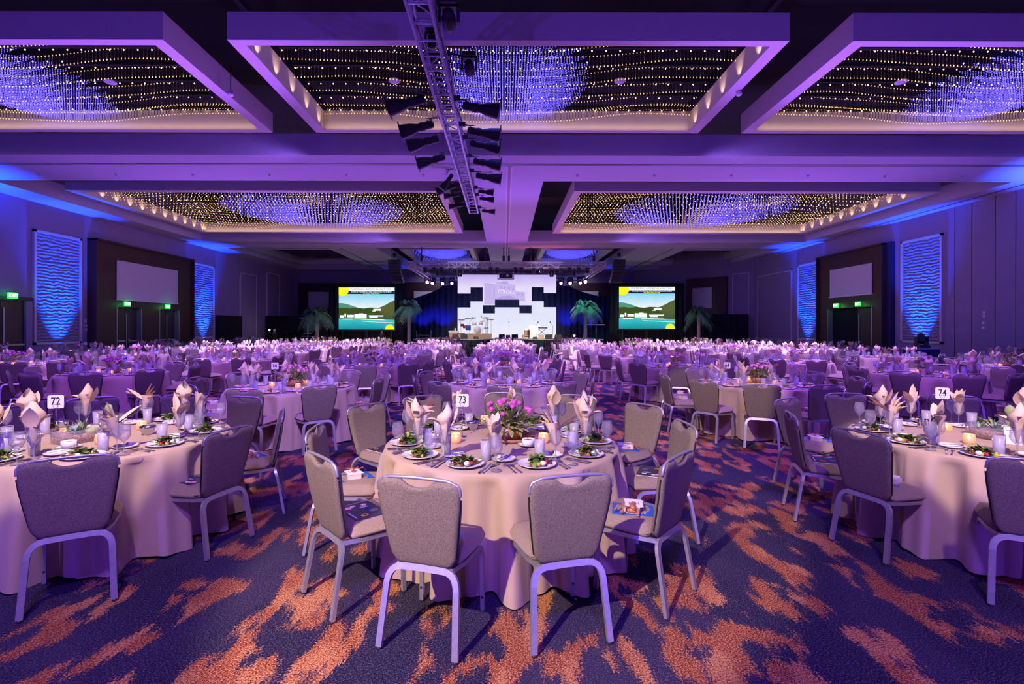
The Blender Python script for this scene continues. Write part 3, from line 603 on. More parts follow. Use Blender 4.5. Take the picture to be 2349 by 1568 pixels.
# surround and screen on the angled wall
def ang(s, off, z):  # s metres from (18.1,36) along the angled wall
    return Vector((18.1, 36, 0))+d*s-nrm*off+Vector((0,0,z))
def abox(s0, s1, z0, z1, o0, o1, m, name, lab, cat, group=None):
    b = MB(); ps = [ang(s0,o0,z0), ang(s1,o0,z0), ang(s1,o0,z1), ang(s0,o0,z1)]
    b.poly([tuple(p) for p in ps], m, -nrm*(o1-o0)); return tag(b.build(name), lab, cat, group)
abox(1.9, 5.1, 0, HC+3.9, 0, .25, M['wood'], 'door_surround', 'dark timber surround on the angled wall behind the shadowed east palm', 'door surround')
abox(3.0, 4.55, HC+1.55, HC+3.15, .26, .29, M['screen'], 'projection_screen', 'blank white screen on the angled wall above the shadowed east palm', 'screen')
abox(.35, 1.55, .9, HC+4.1, 0, .06, M['cream'], 'acoustic_panel', 'tall framed grey panel at the near end of the angled wall', 'wall panel')
abox(.41, 1.49, .96, HC+4.04, .06, .065, M['wall'], 'acoustic_panel', 'grey cloth infill of the framed panel on the angled wall', 'wall panel')
# ---------------------------------------------------------------- stage
SZ = .90; SY = 34.5
xs0 = D(948, 0, SY)[0]; xs1 = D(1385, 0, SY)[0]
t = thing('stage_platform', 'raised stage with pale deck and dark green front skirt', 'stage', (0, 38, 0)); O = (0, -38, 0)
MB().box(xs0, xs1, SY, 40.0, SZ-.05, SZ, M['stagefl']).build('deck', t, O)
b = MB(); n = 220; vs = []; fs = []
for i in range(n+1):
    x = xs0+(xs1-xs0)*i/n; y = SY+.03*math.sin(i*1.6); vs += [(x,y,0.0),(x,y,SZ-.05)]
for i in range(n): fs.append((2*i,2*i+2,2*i+3,2*i+1))
b.add(vs, fs, M['skirt'], True).box(xs0, xs1, SY+.06, 40, .0, SZ-.06, M['drape']); b.build('skirt', t, O)
# stepped projection backdrop
YL = 38.0
def bx(px): return (px/4.271+880-VX)/F*YL
def bz(py): return HC+(VY-(py/4.271+560))/F*YL
cols = [725, 850, 970, 1090, 1330, 1450, 1568, 1690]
topb = [482, 423, 597, 541, 597, 420, 476]; lowt = [620, 560, 677, 618, 675, 557, 615]
def screen_mat(name, c0, c1, s, amt, z0, z1):
    m = bpy.data.materials.new(name); m.use_nodes = True; nt = m.node_tree; nt.nodes.clear(); L = nt.links.new
    tc = nd(nt, 'ShaderNodeTexCoord'); sx = nd(nt, 'ShaderNodeSeparateXYZ'); L(tc.outputs['Object'], sx.inputs[0])
    mr = nd(nt, 'ShaderNodeMapRange'); mr.inputs[1].default_value = z0; mr.inputs[2].default_value = z1; L(sx.outputs['Z'], mr.inputs[0])
    n = nd(nt, 'ShaderNodeTexNoise', _Scale=amt[0], _Detail=3.0); L(tc.outputs['Object'], n.inputs[0])
    ma = nd(nt, 'ShaderNodeMath', operation='MULTIPLY_ADD'); ma.inputs[1].default_value = amt[1]; L(n.outputs['Fac'], ma.inputs[0]); L(mr.outputs[0], ma.inputs[2])
    mx = nd(nt, 'ShaderNodeMix', data_type='RGBA'); mx.inputs['A'].default_value = (*c0, 1); mx.inputs['B'].default_value = (*c1, 1); L(ma.outputs[0], mx.inputs['Factor'])
    e = nd(nt, 'ShaderNodeEmission'); e.inputs[1].default_value = s; L(mx.outputs['Result'], e.inputs[0])
    o = nd(nt, 'ShaderNodeOutputMaterial'); L(e.outputs[0], o.inputs[0]); return m
t = thing('stage_screen', 'big stepped white and lavender backdrop screen showing a faint wooden saloon', 'screen', (bx(1207), YL, SZ)); O = (-bx(1207), -YL, -SZ)
MU = screen_mat('upper_projection', (.86,.80,1), (.50,.38,.86), 1.0, (.9, .35), bz(430), bz(300)+.3)
ML = screen_mat('lower_projection', (.93,.91,1), (.74,.76,.96), 1.0, (1.1, .9), bz(900), bz(300))
b = MB(); b2 = MB()
for i in range(7):
    b.box(bx(cols[i]), bx(cols[i+1]), YL, YL+.06, bz(topb[i]), bz(298), MU); b2.box(bx(cols[i]), bx(cols[i+1]), YL, YL+.06, SZ, bz(lowt[i]), ML)
b.build('upper_panel', t, O); b2.build('lower_panel', t, O)
s1 = emis('saloon_tone', (.62,.50,.92), .95); s2 = emis('saloon_light', (.80,.72,1), 1.0); s3 = emis('saloon_shade', (.50,.38,.84), .95)
b = MB()
def sp(pts, m, o): b.poly([(bx(x), YL-o, bz(y)) for (x, y) in pts], m)
sp([(985,380),(1010,378),(1095,398),(1108,372),(1170,382),(1290,405),(1290,455),(1385,470),(1385,560),(1328,552),(1328,541),(1090,541),(1090,590),(985,590)], s1, .004)
sp([(1185+38*math.cos(a_/10*PI), 385-25*math.sin(a_/10*PI)) for a_ in range(11)], s3, .006)
sp([(1120,440),(1290,462),(1290,490),(1120,475)], s2, .008)
sp([(1090,541),(1150,510),(1230,500),(1328,541)], s3, .008)
for k_ in range(9): sp([(1000+k_*12,400+k_),(1003+k_*12,400+k_),(1003+k_*12,535),(1000+k_*12,535)], s3, .007)
for (x_, y_) in ((1140,410),(1175,415),(1220,420),(1260,425),(1310,475),(1350,480)): sp([(x_,y_),(x_+16,y_+2),(x_+16,y_+24),(x_,y_+22)], s3, .009)
sp([(985,378),(1095,396),(1095,402),(985,384)], s3, .010); sp([(1108,370),(1290,402),(1290,408),(1108,376)], s3, .010)
b.build('picture', t, O)
MB().join(text_mb('SALOON', .30, s3, .002, .006), TR(bx(1205), YL-.016, bz(468), 0, 0, math.radians(5)) @ UPW).build('lettering', t, O)
# twin landscape screens
def slide(px0, px1, py0, py1, lab, legs):
    x0, z1 = D(px0, py0, YS); x1, z0 = D(px1, py1, YS); W_, H_ = x1-x0, z1-z0
    t = thing('slide_screen', lab, 'screen', ((x0+x1)/2, YS, z0), 0, None)
    def X(u): return -W_/2+W_*u
    def Z(v): return H_*(1-v)
    q = .08
    MB().box(-W_/2-q, W_/2+q, .01, .06, -q, 0, M['black']).box(-W_/2-q, W_/2+q, .01, .06, H_, H_+q, M['black']).box(-W_/2-q, -W_/2, .01, .06, 0, H_, M['black']).box(W_/2, W_/2+q, .01, .06, 0, H_, M['black']).box(-.1,.1,.03,.08,-z0,-q,M['black']).box(-W_/2+.2,-W_/2+.3,.03,.08,-z0,-q,M['black']).box(W_/2-.3,W_/2-.2,.03,.08,-z0,-q,M['black']).build('frame', t)
    sky = screen_mat('slide_sky', (.95,.98,1), (.16,.62,.92), 1.0, (1.0, .25), Z(.5), Z(.05)); water = screen_mat('slide_water', (.0,.20,.30), (.05,.62,.66), .95, (1.2,.4), Z(1), Z(.70))
    hillL = screen_mat('slide_hill', (.16,.30,.14), (.10,.34,.24), .9, (6,.8), Z(.7), Z(.3)); trees = screen_mat('slide_trees', (.20,.24,.06), (.05,.09,.02), .9, (14,1.2), Z(.7), Z(.5)); hillR = screen_mat('slide_dark_hill', (.02,.05,.02), (.13,.16,.05), .8, (9,1.0), Z(.8), Z(.3))
    wht = emis('slide_white', (1,1,1), 1.0); hdr = emis('slide_header', (.97,.98,1), 1.0); nav = emis('slide_navy', (.015,.03,.10), .6); yel = emis('slide_yellow', (.95,.95,.02), 1.0); tan = emis('slide_tan', (.75,.60,.35), .9)
    b = MB(); k = [0.0]
    def pg(pts, m): k[0] += .0012; b.poly([(X(u), .01-k[0], Z(v)) for (u, v) in pts], m)
    pg([(0,0),(1,0),(1,1),(0,1)], sky)
    pg([(0,.37),(.06,.37),(.16,.40),(.26,.44),(.34,.48),(.44,.50),(.44,.75),(0,.75)], hillL)
    pg([(0,.49),(.08,.48),(.2,.50),(.3,.48),(.45,.50),(.55,.475),(.65,.48),(.8,.5),(1,.5),(1,.78),(0,.78)], trees)
    pg([(.66,.50),(.74,.47),(.84,.41),(.93,.34),(1,.30),(1,.76),(.8,.74),(.74,.6)], hillR)
    pg([(0,.74),(.2,.735),(.5,.74),(1,.77),(1,1),(0,1)], water)
    for (u0,u1,v0,v1) in ((.02,.09,.66,.72),(.10,.13,.62,.70),(.15,.27,.65,.71),(.28,.50,.63,.72),(.36,.44,.615,.63),(.54,.80,.66,.69),(.55,.70,.685,.72),(.62,.76,.505,.55),(.6,.66,.55,.57)): pg([(u0,v1),(u1,v1),(u1,v0),(u0,v0)], wht)
    pg([(.07,.745),(.25,.745),(.25,.765),(.07,.765)], wht); pg([(.40,.75),(.78,.755),(.85,.78),(.40,.765)], wht); pg([(.42,.80),(1,.835),(1,.845),(.42,.81)], hdr); pg([(.28,.72),(.5,.72),(.5,.74),(.28,.74)], tan)
    pg([(0,0),(1,0),(1,.085),(0,.085)], hdr); pg([(.02,.085),(1,.085),(1,.155),(.0,.155)], nav)
    pg([(.17,0)]+[(max(0,.065+.115*math.cos(a_/16*PI)), .06+.145*math.sin(a_/16*PI)) for a_ in range(17)]+[(0,0)], yel)
    pg([(.915+.085*math.cos(a_/16*PI), 1-.125*math.sin(a_/16*PI)) for a_ in range(17)], yel)
    b.build('picture', t)
    tx = MB()
    tx.join(text_mb('WATERFALL RESORT ALASKA TRIP', W_*.047, emis('slide_grey', (.45,.48,.55), .8), .001), TR(X(.575), -.03, Z(.042)) @ UPW)
    tx.join(text_mb('Donated By: Waterfall Resort, Alaska Airlines & Friend of the MUSEUM', W_*.0245, wht, .001, .002), TR(X(.585), -.03, Z(.103)) @ UPW)
    tx.join(text_mb('Fair Market Value: $11,600', W_*.0265, yel, .001, .003), TR(X(.585), -.03, Z(.134)) @ UPW)
    tx.build('lettering', t)
slide(777, 905, 660, 756, 'lit slide screen of a lake resort standing west of the stage', 1)
slide(1420, 1548, 657, 753, 'lit slide screen of a lake resort standing east of the stage', 1)
# stage lights on the rig are built with the truss below; equipment on deck
def sx(px, Y): return (px-VX)/F*Y
def wedge(px0, px1, Y, lab, h=.32):
    x0, x1 = sx(px0, Y), sx(px1, Y)
    t = thing('stage_monitor', lab, 'speaker', ((x0+x1)/2, Y, SZ), 0, 'wedge monitors along the stage lip'); w_ = (x1-x0)/2
    MB().add([(-w_,-.25,0),(w_,-.25,0),(w_,.25,0),(-w_,.25,0),(-w_,-.20,h),(w_,-.20,h),(w_,.22,h*.35),(-w_,.22,h*.35)], [(0,3,2,1),(0,1,5,4),(4,5,6,7),(2,3,7,6),(1,2,6,5),(0,4,7,3)], M['black']).build('cabinet', t)
    MB().add([(-w_+.03,-.18,h+.005),(w_-.03,-.18,h+.005),(w_-.03,.2,h*.37+.01),(-w_+.03,.2,h*.37+.01)], [(0,1,2,3)], M['bluedrape']).build('grille', t)
for (a, e, nm) in ((1038,1051.5,'first from the organ'),(1057.5,1072,'in front of the drum riser'),(1144.5,1158,'west of the centre box'),(1173.8,1188,'east of the centre box'),(1251,1266,'by the keyboard'),(1272.7,1288,'beside the pink floor light')): wedge(a, e, 35.0, 'black wedge monitor on the stage lip '+nm)
for (a, e, nm) in ((1086,1097.5,'below the bass drum'),(1222,1232.8,'below the podium')): wedge(a, e, 34.8, 'low black wedge monitor on the stage lip '+nm, .16)
def deckbox(px0, px1, py0, Y, dpt, m, name, lab, cat):
    x0, x1 = sx(px0, Y), sx(px1, Y); z1 = HC+(VY-py0)/F*Y
    return tag(MB().box(x0, x1, Y, Y+dpt, SZ, z1, m).build(name), lab, cat)
deckbox(1067.7, 1126.7, 765.2, 36.4, 1.6, M['ply'], 'drum_riser', 'low plywood riser under the drum kit', 'riser')
deckbox(1199, 1247.5, 768, 36.6, 1.3, M['ply'], 'keyboard_riser', 'low plywood riser behind the white podium', 'riser')
deckbox(1160.5, 1170.5, 768, 35.2, .3, M['ply'], 'centre_speaker', 'small brown box speaker at the middle of the stage lip', 'speaker')
# organ
Y = 36.0; t = thing('organ', 'wooden organ with pale keyboard top at the west end of the stage', 'organ', (sx(1049, Y), Y, SZ)); 
MB().box(-.55,.55,-.3,.3,.0,.42,M['ply']).build('base', t); MB().box(-.6,.1,-.32,.1,.42,.58,M['cream']).build('keyboard', t); MB().box(-.2,-.1,-.05,.0,.58,.75,M['white']).build('lamp', t)
t = thing('effects_desk', 'narrow desk of sound gear beside the organ', 'desk', (sx(1058, Y), Y-.1, SZ)); MB().box(-.25,.25,-.2,.2,.33,.37,M['cream']).build('desk_top', t)
for s_ in (-1,1): MB().box(s_*.2-.02,s_*.2+.02,-.15,.15,0,.33,M['dark']).build('leg', t)
# drum kit
Y = 37.1; rz = SZ+ .33; t = thing('drum_kit', 'white drum kit with cymbals on the plywood riser', 'drums', (sx(1096,Y), Y, rz)); X90 = Matrix.Rotation(PI/2,4,'X')
MB().lathe([(.28,-.2),(.29,0),(.28,.2)], M['white'], 24, TR(0,-.1,.28) @ X90).build('bass_drum', t)
for (x, y, z, r, h, m) in ((-.25,0,.65,.16,.2,'cheese'),(.22,0,.68,.15,.2,'cheese'),(-.72,.0,.28,.2,.35,'bluecard'),(-.95,.1,.42,.17,.22,'tomato'),(.62,.05,.35,.18,.16,'white'),(-1.15,0,.55,.13,.2,'tomato')):
    MB().lathe([(r,0),(r,h)], M[m], 16, TR(x,y,z)).build('drum', t)
for (x, y, z, r) in ((-1.2,0,1.05,.26),(-.75,.1,1.15,.24),(-.35,.2,1.2,.22),(.62,.1,1.2,.25),(1.0,0,1.08,.24),(.35,.2,.95,.18)):
    MB().lathe([(0,.03),(.05,.02),(r,0),(0,.01)], M['metal'], 18, TR(x,y,z,0,.25)).build('cymbal', t); MB().tube([(x,y,0),(x,y,z)], .012, M['metal'], 5).build('stand', t)
def mic(px, py, Y, z0, lab, boom=.0):
    x, z = D(px, py, Y); t = thing('microphone_stand', lab, 'microphone', (x, Y, z0), 0, 'microphone stands on the stage')
    MB().lathe([(.13,0),(.13,.02),(.02,.03)], M['black'], 10).build('base', t); MB().tube([(0,0,.02),(0,0,(z-z0)*.75),(boom,-.05,z-z0)], .012, M['dark'], 5).build('pole', t)
    MB().lathe([(.02,-.06),(.035,0),(.03,.04),(0,.05)], M['black'], 8, TR(boom,-.05,z-z0)).build('microphone', t)
for (px, py, zz, bo, nm) in ((1077,729,rz,.25,'over the west side of the drums'),(1113,726,rz,-.3,'over the east side of the drums'),(1118.5,733,rz,.0,'at the east edge of the drum riser'),(1056,739,SZ,0,'behind the organ'),(1167.5,738,SZ,0,'alone at mid stage'),(1268,738,SZ,-.2,'at the east edge of the screen'),(1231,738,SZ+.0,.1,'behind the podium')):
    mic(px, py, 36.9 if zz > SZ else 36.0, zz, 'thin black microphone stand '+nm, bo)
spot(-4, 30.3, 5.3, -3, 36.5, 1.2, 2200, (1,.86,.72), 42, .5, .1); spot(4, 30.3, 5.3, 3, 36.5, 1.2, 2200, (1,.86,.72), 42, .5, .1)
for x_ in (-6.6, -4.9, 5.1, 6.8): spot(x_, 38.9, 1.0, x_, 40.2, 4.0, 1100, (.02,.04,1), 75, .9, .05)
for s_ in (-1, 1): spot(s_*5.6, 40.8, 6.3, s_*6.5, 43.2, 4.6, 160, (.75, .70, 1), 80, .8, .02)  # added spots to brighten the blank back-wall screens
# podium
Y = 35.7; t = thing('podium', 'bright white podium with carved front on stage', 'podium', (sx(1224.7,Y), Y, SZ)); 
MB().box(-.30,.30,-.2,.2,.06,.86,M['white']).build('body', t); MB().box(-.38,.38,-.25,.25,.86,.95,M['white']).build('desk_top', t); MB().box(-.34,.34,-.24,.24,0,.06,M['ribbon']).build('plinth', t)
for s_ in (-1,1): MB().box(s_*.16-.03, s_*.16+.03, -.225,-.2,.15,.42,M['copper']).build('ornament', t)
spot(sx(1224.7,Y), Y-6, 5.2, sx(1224.7,Y), Y, 1.4, 4500, (1,.93,.85), 14, .6, .05)
Y = 36.7; t = thing('keyboard', 'black keyboard on a cross-legged stand east of the podium', 'keyboard', (sx(1243,Y), Y, SZ+.2)); MB().box(-.4,.4,-.15,.15,.55,.63,M['dark']).build('keys', t)
for s_ in (-1,1): MB().tube([(-.3*s_,0,0),(.3*s_,0,.55)], .016, M['black'], 5).build('leg', t)
t = thing('guitar_amplifier', 'small brown amplifier west of the podium', 'amplifier', (sx(1208.5,Y), Y-.1, SZ+.2)); MB().box(-.2,.2,-.15,.15,0,.42,M['burlap']).build('cabinet', t); MB().box(-.18,.18,-.12,.12,.42,.56,M['white']).build('head', t)
# gear on the floor at the sides of the stage
def guitar(px, Y, lab, m):
    t = thing('guitar', lab, 'guitar', (sx(px, Y), Y, .02), 0, 'guitars on stands west of the stage'); 
    MB().lathe([(.0,-.04),(.17,-.04),(.18,0),(.17,.04),(0,.04)], M[m], 16, TR(0,0,.35) @ X90, sx=1).lathe([(0,-.04),(.12,-.04),(.13,0),(.12,.04),(0,.04)], M[m], 14, TR(0,0,.56) @ X90).build('body', t)
    MB().box(-.025,.025,-.03,.0,.6,1.1,M['wood']).box(-.04,.04,-.03,0,1.1,1.22,M['black']).build('neck', t); MB().tube([(-.15,.1,0),(0,.06,.4),(.15,.1,0)], .012, M['metal'], 5).build('stand', t)
Y = 36.0
for (px, nm, m) in ((961,'pale guitar on a stand beside the west palm','cream'),(985,'dark guitar on a stand in front of the navy drape','wood'),(1014,'slim guitar on a stand near the organ','black')): 
    guitar(px, 33.9, nm, m)
t = thing('keyboard_rig', 'tangle of keyboards and stands on the floor west of the stage', 'keyboard', (sx(976, 35), 34.2, 0))
for (z, w_) in ((.75,.55),(1.1,.4)): MB().box(-w_,w_,-.15,.15,z,z+.09,M['dark']).build('keys', t)
for s_ in (-1,1): MB().tube([(-.4*s_,.05,0),(.4*s_,.05,1.1)], .02, M['metal'], 5).build('leg', t); MB().tube([(.45*s_,.1,0),(.5*s_,.1,1.5)], .02, M['metal'], 5).build('post', t)
t = thing('monitor_rack', 'dark rack of sound gear on the floor east of the stage', 'equipment case', (sx(1372, 33.8), 34, 0)); MB().box(-.6,.2,-.3,.3,0,.5,M['bluedrape']).build('case', t); MB().box(-.25,.05,-.2,.2,.5,.95,M['dark']).build('console', t); MB().tube([(-.1,0,.9),(-.1,0,1.9)], .02, M['metal'],5).build('pole', t); MB().box(-.9,.5,-.02,.02,1.88,1.93,M['metal']).build('crossbar', t)
for (px, nm) in ((1284.5,'at the east edge of the stage screen'),(1317,'in front of the east navy drape')):
    Y = 35.2; t = thing('floor_beam_light', 'moving light glowing pink on the deck '+nm, 'stage light', (sx(px,Y), Y, SZ), 0, 'pink floor lights on the stage')
    MB().box(-.13,.13,-.12,.12,0,.08,M['black']).box(-.16,-.12,-.05,.05,.08,.32,M['black']).box(.12,.16,-.05,.05,.08,.32,M['black']).build('base', t); MB().lathe([(.06,-.12),(.10,-.05),(.10,.1)], M['black'], 12, TR(0,0,.28,0,PI/2+.5)).build('lamp_head', t)
    MB().lathe([(.085,.101),(0,.102)], emis('pink_lens', (1,.15,.35), 12), 12, TR(0,0,.28,0,PI/2+.5)).build('lens', t); spot(sx(px,Y), Y-.2, SZ+.35, sx(px,Y)*.6, Y-6, ZA, 700, (1,.08,.25), 40, .7, .05)
# sound engineer's stand and person by the west drape
def person(px, py_head, Y, lab, shirt, hair):
    x, z = D(px, py_head, Y); H_ = z+.12; k = H_/1.75
    t = thing('person', lab, 'person', (x, Y, 0))
    me = bpy.data.meshes.new('body')
    V = [(0,0,.95),(0,0,1.15),(0,0,1.38),(0,0,1.50),(0,-.02,1.56),(0,-.02,1.66),(.17,0,1.40),(.22,-.03,1.14),(.16,-.22,1.05),(-.17,0,1.40),(-.22,-.03,1.14),(-.16,-.22,1.05),(.09,0,.88),(.10,0,.48),(.10,0,.08),(.10,-.12,.03),(-.09,0,.88),(-.10,0,.48),(-.10,0,.08),(-.10,-.12,.03)]
    E = [(0,1),(1,2),(2,3),(3,4),(4,5),(2,6),(6,7),(7,8),(2,9),(9,10),(10,11),(0,12),(12,13),(13,14),(14,15),(0,16),(16,17),(17,18),(18,19)]
    rad = [.15,.14,.16,.06,.085,.09,.06,.045,.035,.06,.045,.035,.085,.06,.045,.04,.085,.06,.045,.04]
    me.from_pydata([(a*k,b_*k,c_*k) for a,b_,c_ in V], E, []); me.materials.append(M['skin']); me.materials.append(M[shirt])
    o = link('body', me, t); m = o.modifiers.new('skin', 'SKIN'); o.modifiers.new('sub', 'SUBSURF').levels = 1
    for i, r in enumerate(rad): me.skin_vertices[0].data[i].radius = (r*k, r*k*.8)
    me.skin_vertices[0].data[0].use_root = True
    bpy.context.view_layer.update(); dg = bpy.context.evaluated_depsgraph_get(); m2 = bpy.data.meshes.new_from_object(o.evaluated_get(dg)); o.modifiers.clear(); o.data = m2
    for p in m2.polygons: p.use_smooth = True; p.material_index = 0 if (p.center.z > 1.47*k or (abs(p.center.y) > .18*k and p.center.z > .9*k)) else 1
    MB().lathe([(.095,1.60),(.105,1.68),(.07,1.75),(0,1.77)], M[hair], 14, TR(0,.015*k,0,0,0,0,k)).build('hair', t)
    MB().box(-.04*k,-.02*k,-.115*k,-.10*k,1.645*k,1.655*k,M['ink']).box(.02*k,.04*k,-.115*k,-.10*k,1.645*k,1.655*k,M['ink']).build('eye', t); MB().box(-.01*k,.01*k,-.13*k,-.10*k,1.60*k,1.64*k,M['skin']).build('nose', t); MB().box(-.025*k,.025*k,-.112*k,-.10*k,1.57*k,1.58*k,M['tomato']).build('mouth', t)
person(629.5, 760, 36.5, 'person in dark clothes standing before the low west drape', 'black', 'white')
point(sx(628,36), 35.6, 2.0, 6, (1,.85,.7), .05)
person(876, 759, 36.6, 'person in dark clothes standing below the west slide screen', 'black', 'dark')
t = thing('work_lamp', 'small bright lamp on a pole by the low west drape', 'lamp', (sx(618,36.8), 36.8, 0)); MB().tube([(0,0,0),(0,0,1.42)], .02, M['black'], 5).build('pole', t); MB().lathe([(0,1.42),(.06,1.46),(.06,1.52),(0,1.56)], emis('work_lamp_glow', (1,.85,.65), 8), 10).build('bulb', t)
t = thing('camera_riser', 'slim scaffold post with crossbars in front of the shadowed west palm', 'stand', (sx(706,35.6), 35.6, 0))
MB().tube([(0,0,0),(0,0,2.35)], .04, M['truss'], 6).build('post', t); MB().box(-.6,.55,-.03,.03,2.32,2.38,M['truss']).build('crossbar', t); MB().box(-.45,.5,-.03,.03,1.02,1.08,M['truss']).box(-.3,.25,-.03,.03,1.22,1.27,M['truss']).build('step', t)
t = thing('handrail', 'dark stair handrail before the low west drape', 'railing', (sx(648,36.5),36.5,0)); 
MB().tube([(-.5,0,0),(-.5,0,.9),(.35,0,1.45),(.35,0,.5)], .02, M['dark'], 5).build('rail', t)
t = thing('bus_station', 'small service table with stacked white cups by the far west wall', 'table', (sx(582,35.5),35.5,0)); MB().box(-.45,.45,-.3,.3,.0,.80,M['white']).build('skirted_table', t); 
for i in range(10): MB().lathe([(.03,0),(.045,.12)], M['white'], 8, TR(-.38+.08*i,-.1,.8)).build('cup', t)
# palms
def palm(px, pybase, pytop, Y, lab, seed, hr, base=True):
    rr = random.Random(seed); x, zt = D(px, pytop, Y); t = thing('palm_tree', lab, 'palm tree', (x, Y, 0), 0, None)
    b = MB(); n = 9; prof = []
    for i in range(n+1): z = zt*i/n; prof += [(.13-.03*i/n+.012, z), (.13-.03*i/n, z+zt/n*.6)]
    b.lathe(prof, M['trunk'], 10); b.build('trunk', t)
    MB().lathe([(.0,0),(.34,0),(.30,.30),(.27,.30),(0,.28)], M['black'], 16).build('pot', t)
    for i in range(26):
        a = 2*PI*i/26+rr.uniform(-.2,.2); el = rr.uniform(-.25,1.25); Lf = hr*rr.uniform(.85,1.15); b = MB(); pts = []
        for k in range(9):
            s_ = k/8; r_ = Lf*s_*math.cos(el)*(1-.12*s_); z = zt+Lf*s_*math.sin(el)-.85*Lf*s_*s_*(.6+.35*math.cos(el)); pts.append(Vector((r_*math.cos(a), r_*math.sin(a), z)))
        b.tube(pts, .018, M['frond'], 4, .005); side = Vector((-math.sin(a), math.cos(a), 0))
        for k in range(1, 9):
            for h_ in (0, .5):
                p = pts[k-1].lerp(pts[k], h_); tg = (pts[k]-pts[k-1]).normalized(); ll = .42*math.sin(PI*min(1,(k+h_)/9.2))**.6*hr/1.3+.08
                for s_ in (-1, 1):
                    q = p+side*s_*ll*.75+tg*ll*.55-Vector((0,0,ll*.55)); wd = tg*.035
                    b.add([p-wd, p+wd, q+wd*.2, q-wd*.2], [(0,1,2,3)], M['frond'])
        b.build('frond', t)
palm(938.5, 775, 702, 33.6, 'palm tree with dark blue-lit crown west of the stage', 3, 1.25)
palm(1343, 775, 702, 33.6, 'palm tree with bright green-lit crown east of the stage', 5, 1.3)
palm(727, 778, 716, 34.5, 'shadowed palm tree in front of the low west drape', 8, 1.35)
palm(1603, 778, 716, 34.2, 'shadowed palm tree in front of the low east drape', 11, 1.2)
spot(sx(1342,33)-1.2, 30.6, 5.3, sx(1343,33.6), 33.6, 3.0, 1000, (.22,.85,1), 34, .5, .05); spot(sx(938,33)+1.2, 30.6, 5.3, sx(938,33.6), 33.6, 3.0, 350, (.2,.35,1), 34, .5, .05)
# ---------------------------------------------------------------- trusses and stage rig
def truss(t, O, p0, p1, W_, chord=.025, web=.012, bay=None, rungs_bottom=True):
    p0 = Vector(p0); p1 = Vector(p1); ax = (p1-p0); Ln = ax.length; ax.normalize(); sd = ax.cross(Vector((0,0,1))).normalized(); up = Vector((0,0,1)); h = W_/2
    bay = bay or W_*1.25; n = max(2, round(Ln/bay))
    for (a, c_) in ((1,1),(1,-1),(-1,1),(-1,-1)): MB().tube([p0+sd*a*h+up*c_*h, p1+sd*a*h+up*c_*h], chord, M['truss'], 8).build('chord', t, O)
    b = MB()
    for i in range(n+1):
        c_ = p0+ax*Ln*i/n
        for q in (1,-1): b.tube([c_+sd*h+up*q*h, c_-sd*h+up*q*h], web*1.2, M['truss'], 6).tube([c_+sd*q*h+up*h, c_+sd*q*h-up*h], web, M['truss'], 6)
        if i < n:
            e = p0+ax*Ln*(i+1)/n; f = 1 if i % 2 else -1
            for q in (1,-1): b.tube([c_+sd*q*h+up*f*h, e+sd*q*h-up*f*h], web, M['truss'], 6)
            b.tube([c_+sd*f*h+up*h, e-sd*f*h+up*h], web, M['truss'], 6)
    b.build('lattice', t, O)
ZTR = HC+4.2; XT = -1.13
t = thing('lighting_truss', 'long silver box truss of stage lights running away overhead', 'truss', (XT, 8, ZTR)); O = (-XT, -8, -ZTR)
truss(t, O, (XT, 3.5, ZTR+.16), (XT, 18.2, ZTR+.16), .31, .026, .013, .42)
for y in (5.2, 9.6, 13.8, 17.6): MB().tube([(XT, y, ZTR+.3), (XT, y, HC+(7.6 if y < 14 else 4.9 if 14.2 < y < 16.5 else 7.6))], .012, M['dark'], 5).build('hanging_chain', t, O)
b = MB()
pts = [(XT+.19+.03*math.sin(y*3), 3.6+y*1.0, ZTR+.1+.05*math.sin(y*2.1)) for y in [i*.35 for i in range(40)]]; b.tube(pts, .014, M['black'], 5)
pts = [(XT-.18+.03*math.sin(y*2), 3.6+y*1.0, ZTR+.2+.05*math.sin(y*1.7)) for y in [i*.35 for i in range(40)]]; b.tube(pts, .012, M['black'], 5); b.build('cable', t, O)
def ellipsoidal(bx_, py, px, side, lab, ln=.62, pitch=-.1, yaw=0, grp='ellipsoidal spotlights clamped along the long truss'):
    Y = 4.2*F/(VY-py) if py < 600 else 15; x0 = XT+side*.26
    t = thing('ellipsoidal_spotlight', lab, 'stage light', (x0, Y, ZTR+.02), 0, grp)
    # local axis: x outwards
    T = Matrix.Rotation(PI if side < 0 else 0, 4, 'Z') @ Matrix.Rotation(yaw, 4, 'Z') @ Matrix.Rotation(-pitch, 4, 'Y') @ Matrix.Rotation(PI/2, 4, 'Y') @ Matrix.Scale(ln/.62, 4)
    MB().lathe([(.0,.06),(.055,.07),(.065,.10),(.065,.22),(.075,.24),(.075,.30),(.062,.32)], M['black'], 14, T).build('lamp_housing', t)
    MB().lathe([(.062,.32),(.07,.36),(.10,.46),(.118,.58),(.122,.64)], M['black'], 16, T, cap=False).lathe([(.0,.60),(.11,.60)], M['dark'], 16, T, cap=False).build('lens_barrel', t)
    MB().box(-.135,.135,-.135,.135,.64,.655,M['black'],T).build('colour_frame', t)
    MB().tube([(.0,0,.16),(0,.0,.12),(.10*side,0,.10),(.22*side,.11,-.02)], (.016,.004), M['black']).tube([(0,0,.12),(.10*side,0,.10),(.22*side,-.11,-.02)], (.016,.004), M['black']).box(min(0,.22*side)-.0,max(0,.22*side)+.0,-.012,.012,.085,.10,M['black']).build('yoke', t)
    MB().box(-.03-side*.12,.03,-.025,.025,.07,.17,M['dark']).build('clamp', t)
rt = [(255,'largest on the east side'),(312,'second on the east side'),(342,'third on the east side'),(382,'fourth on the east side'),(415,'fifth on the east side')]
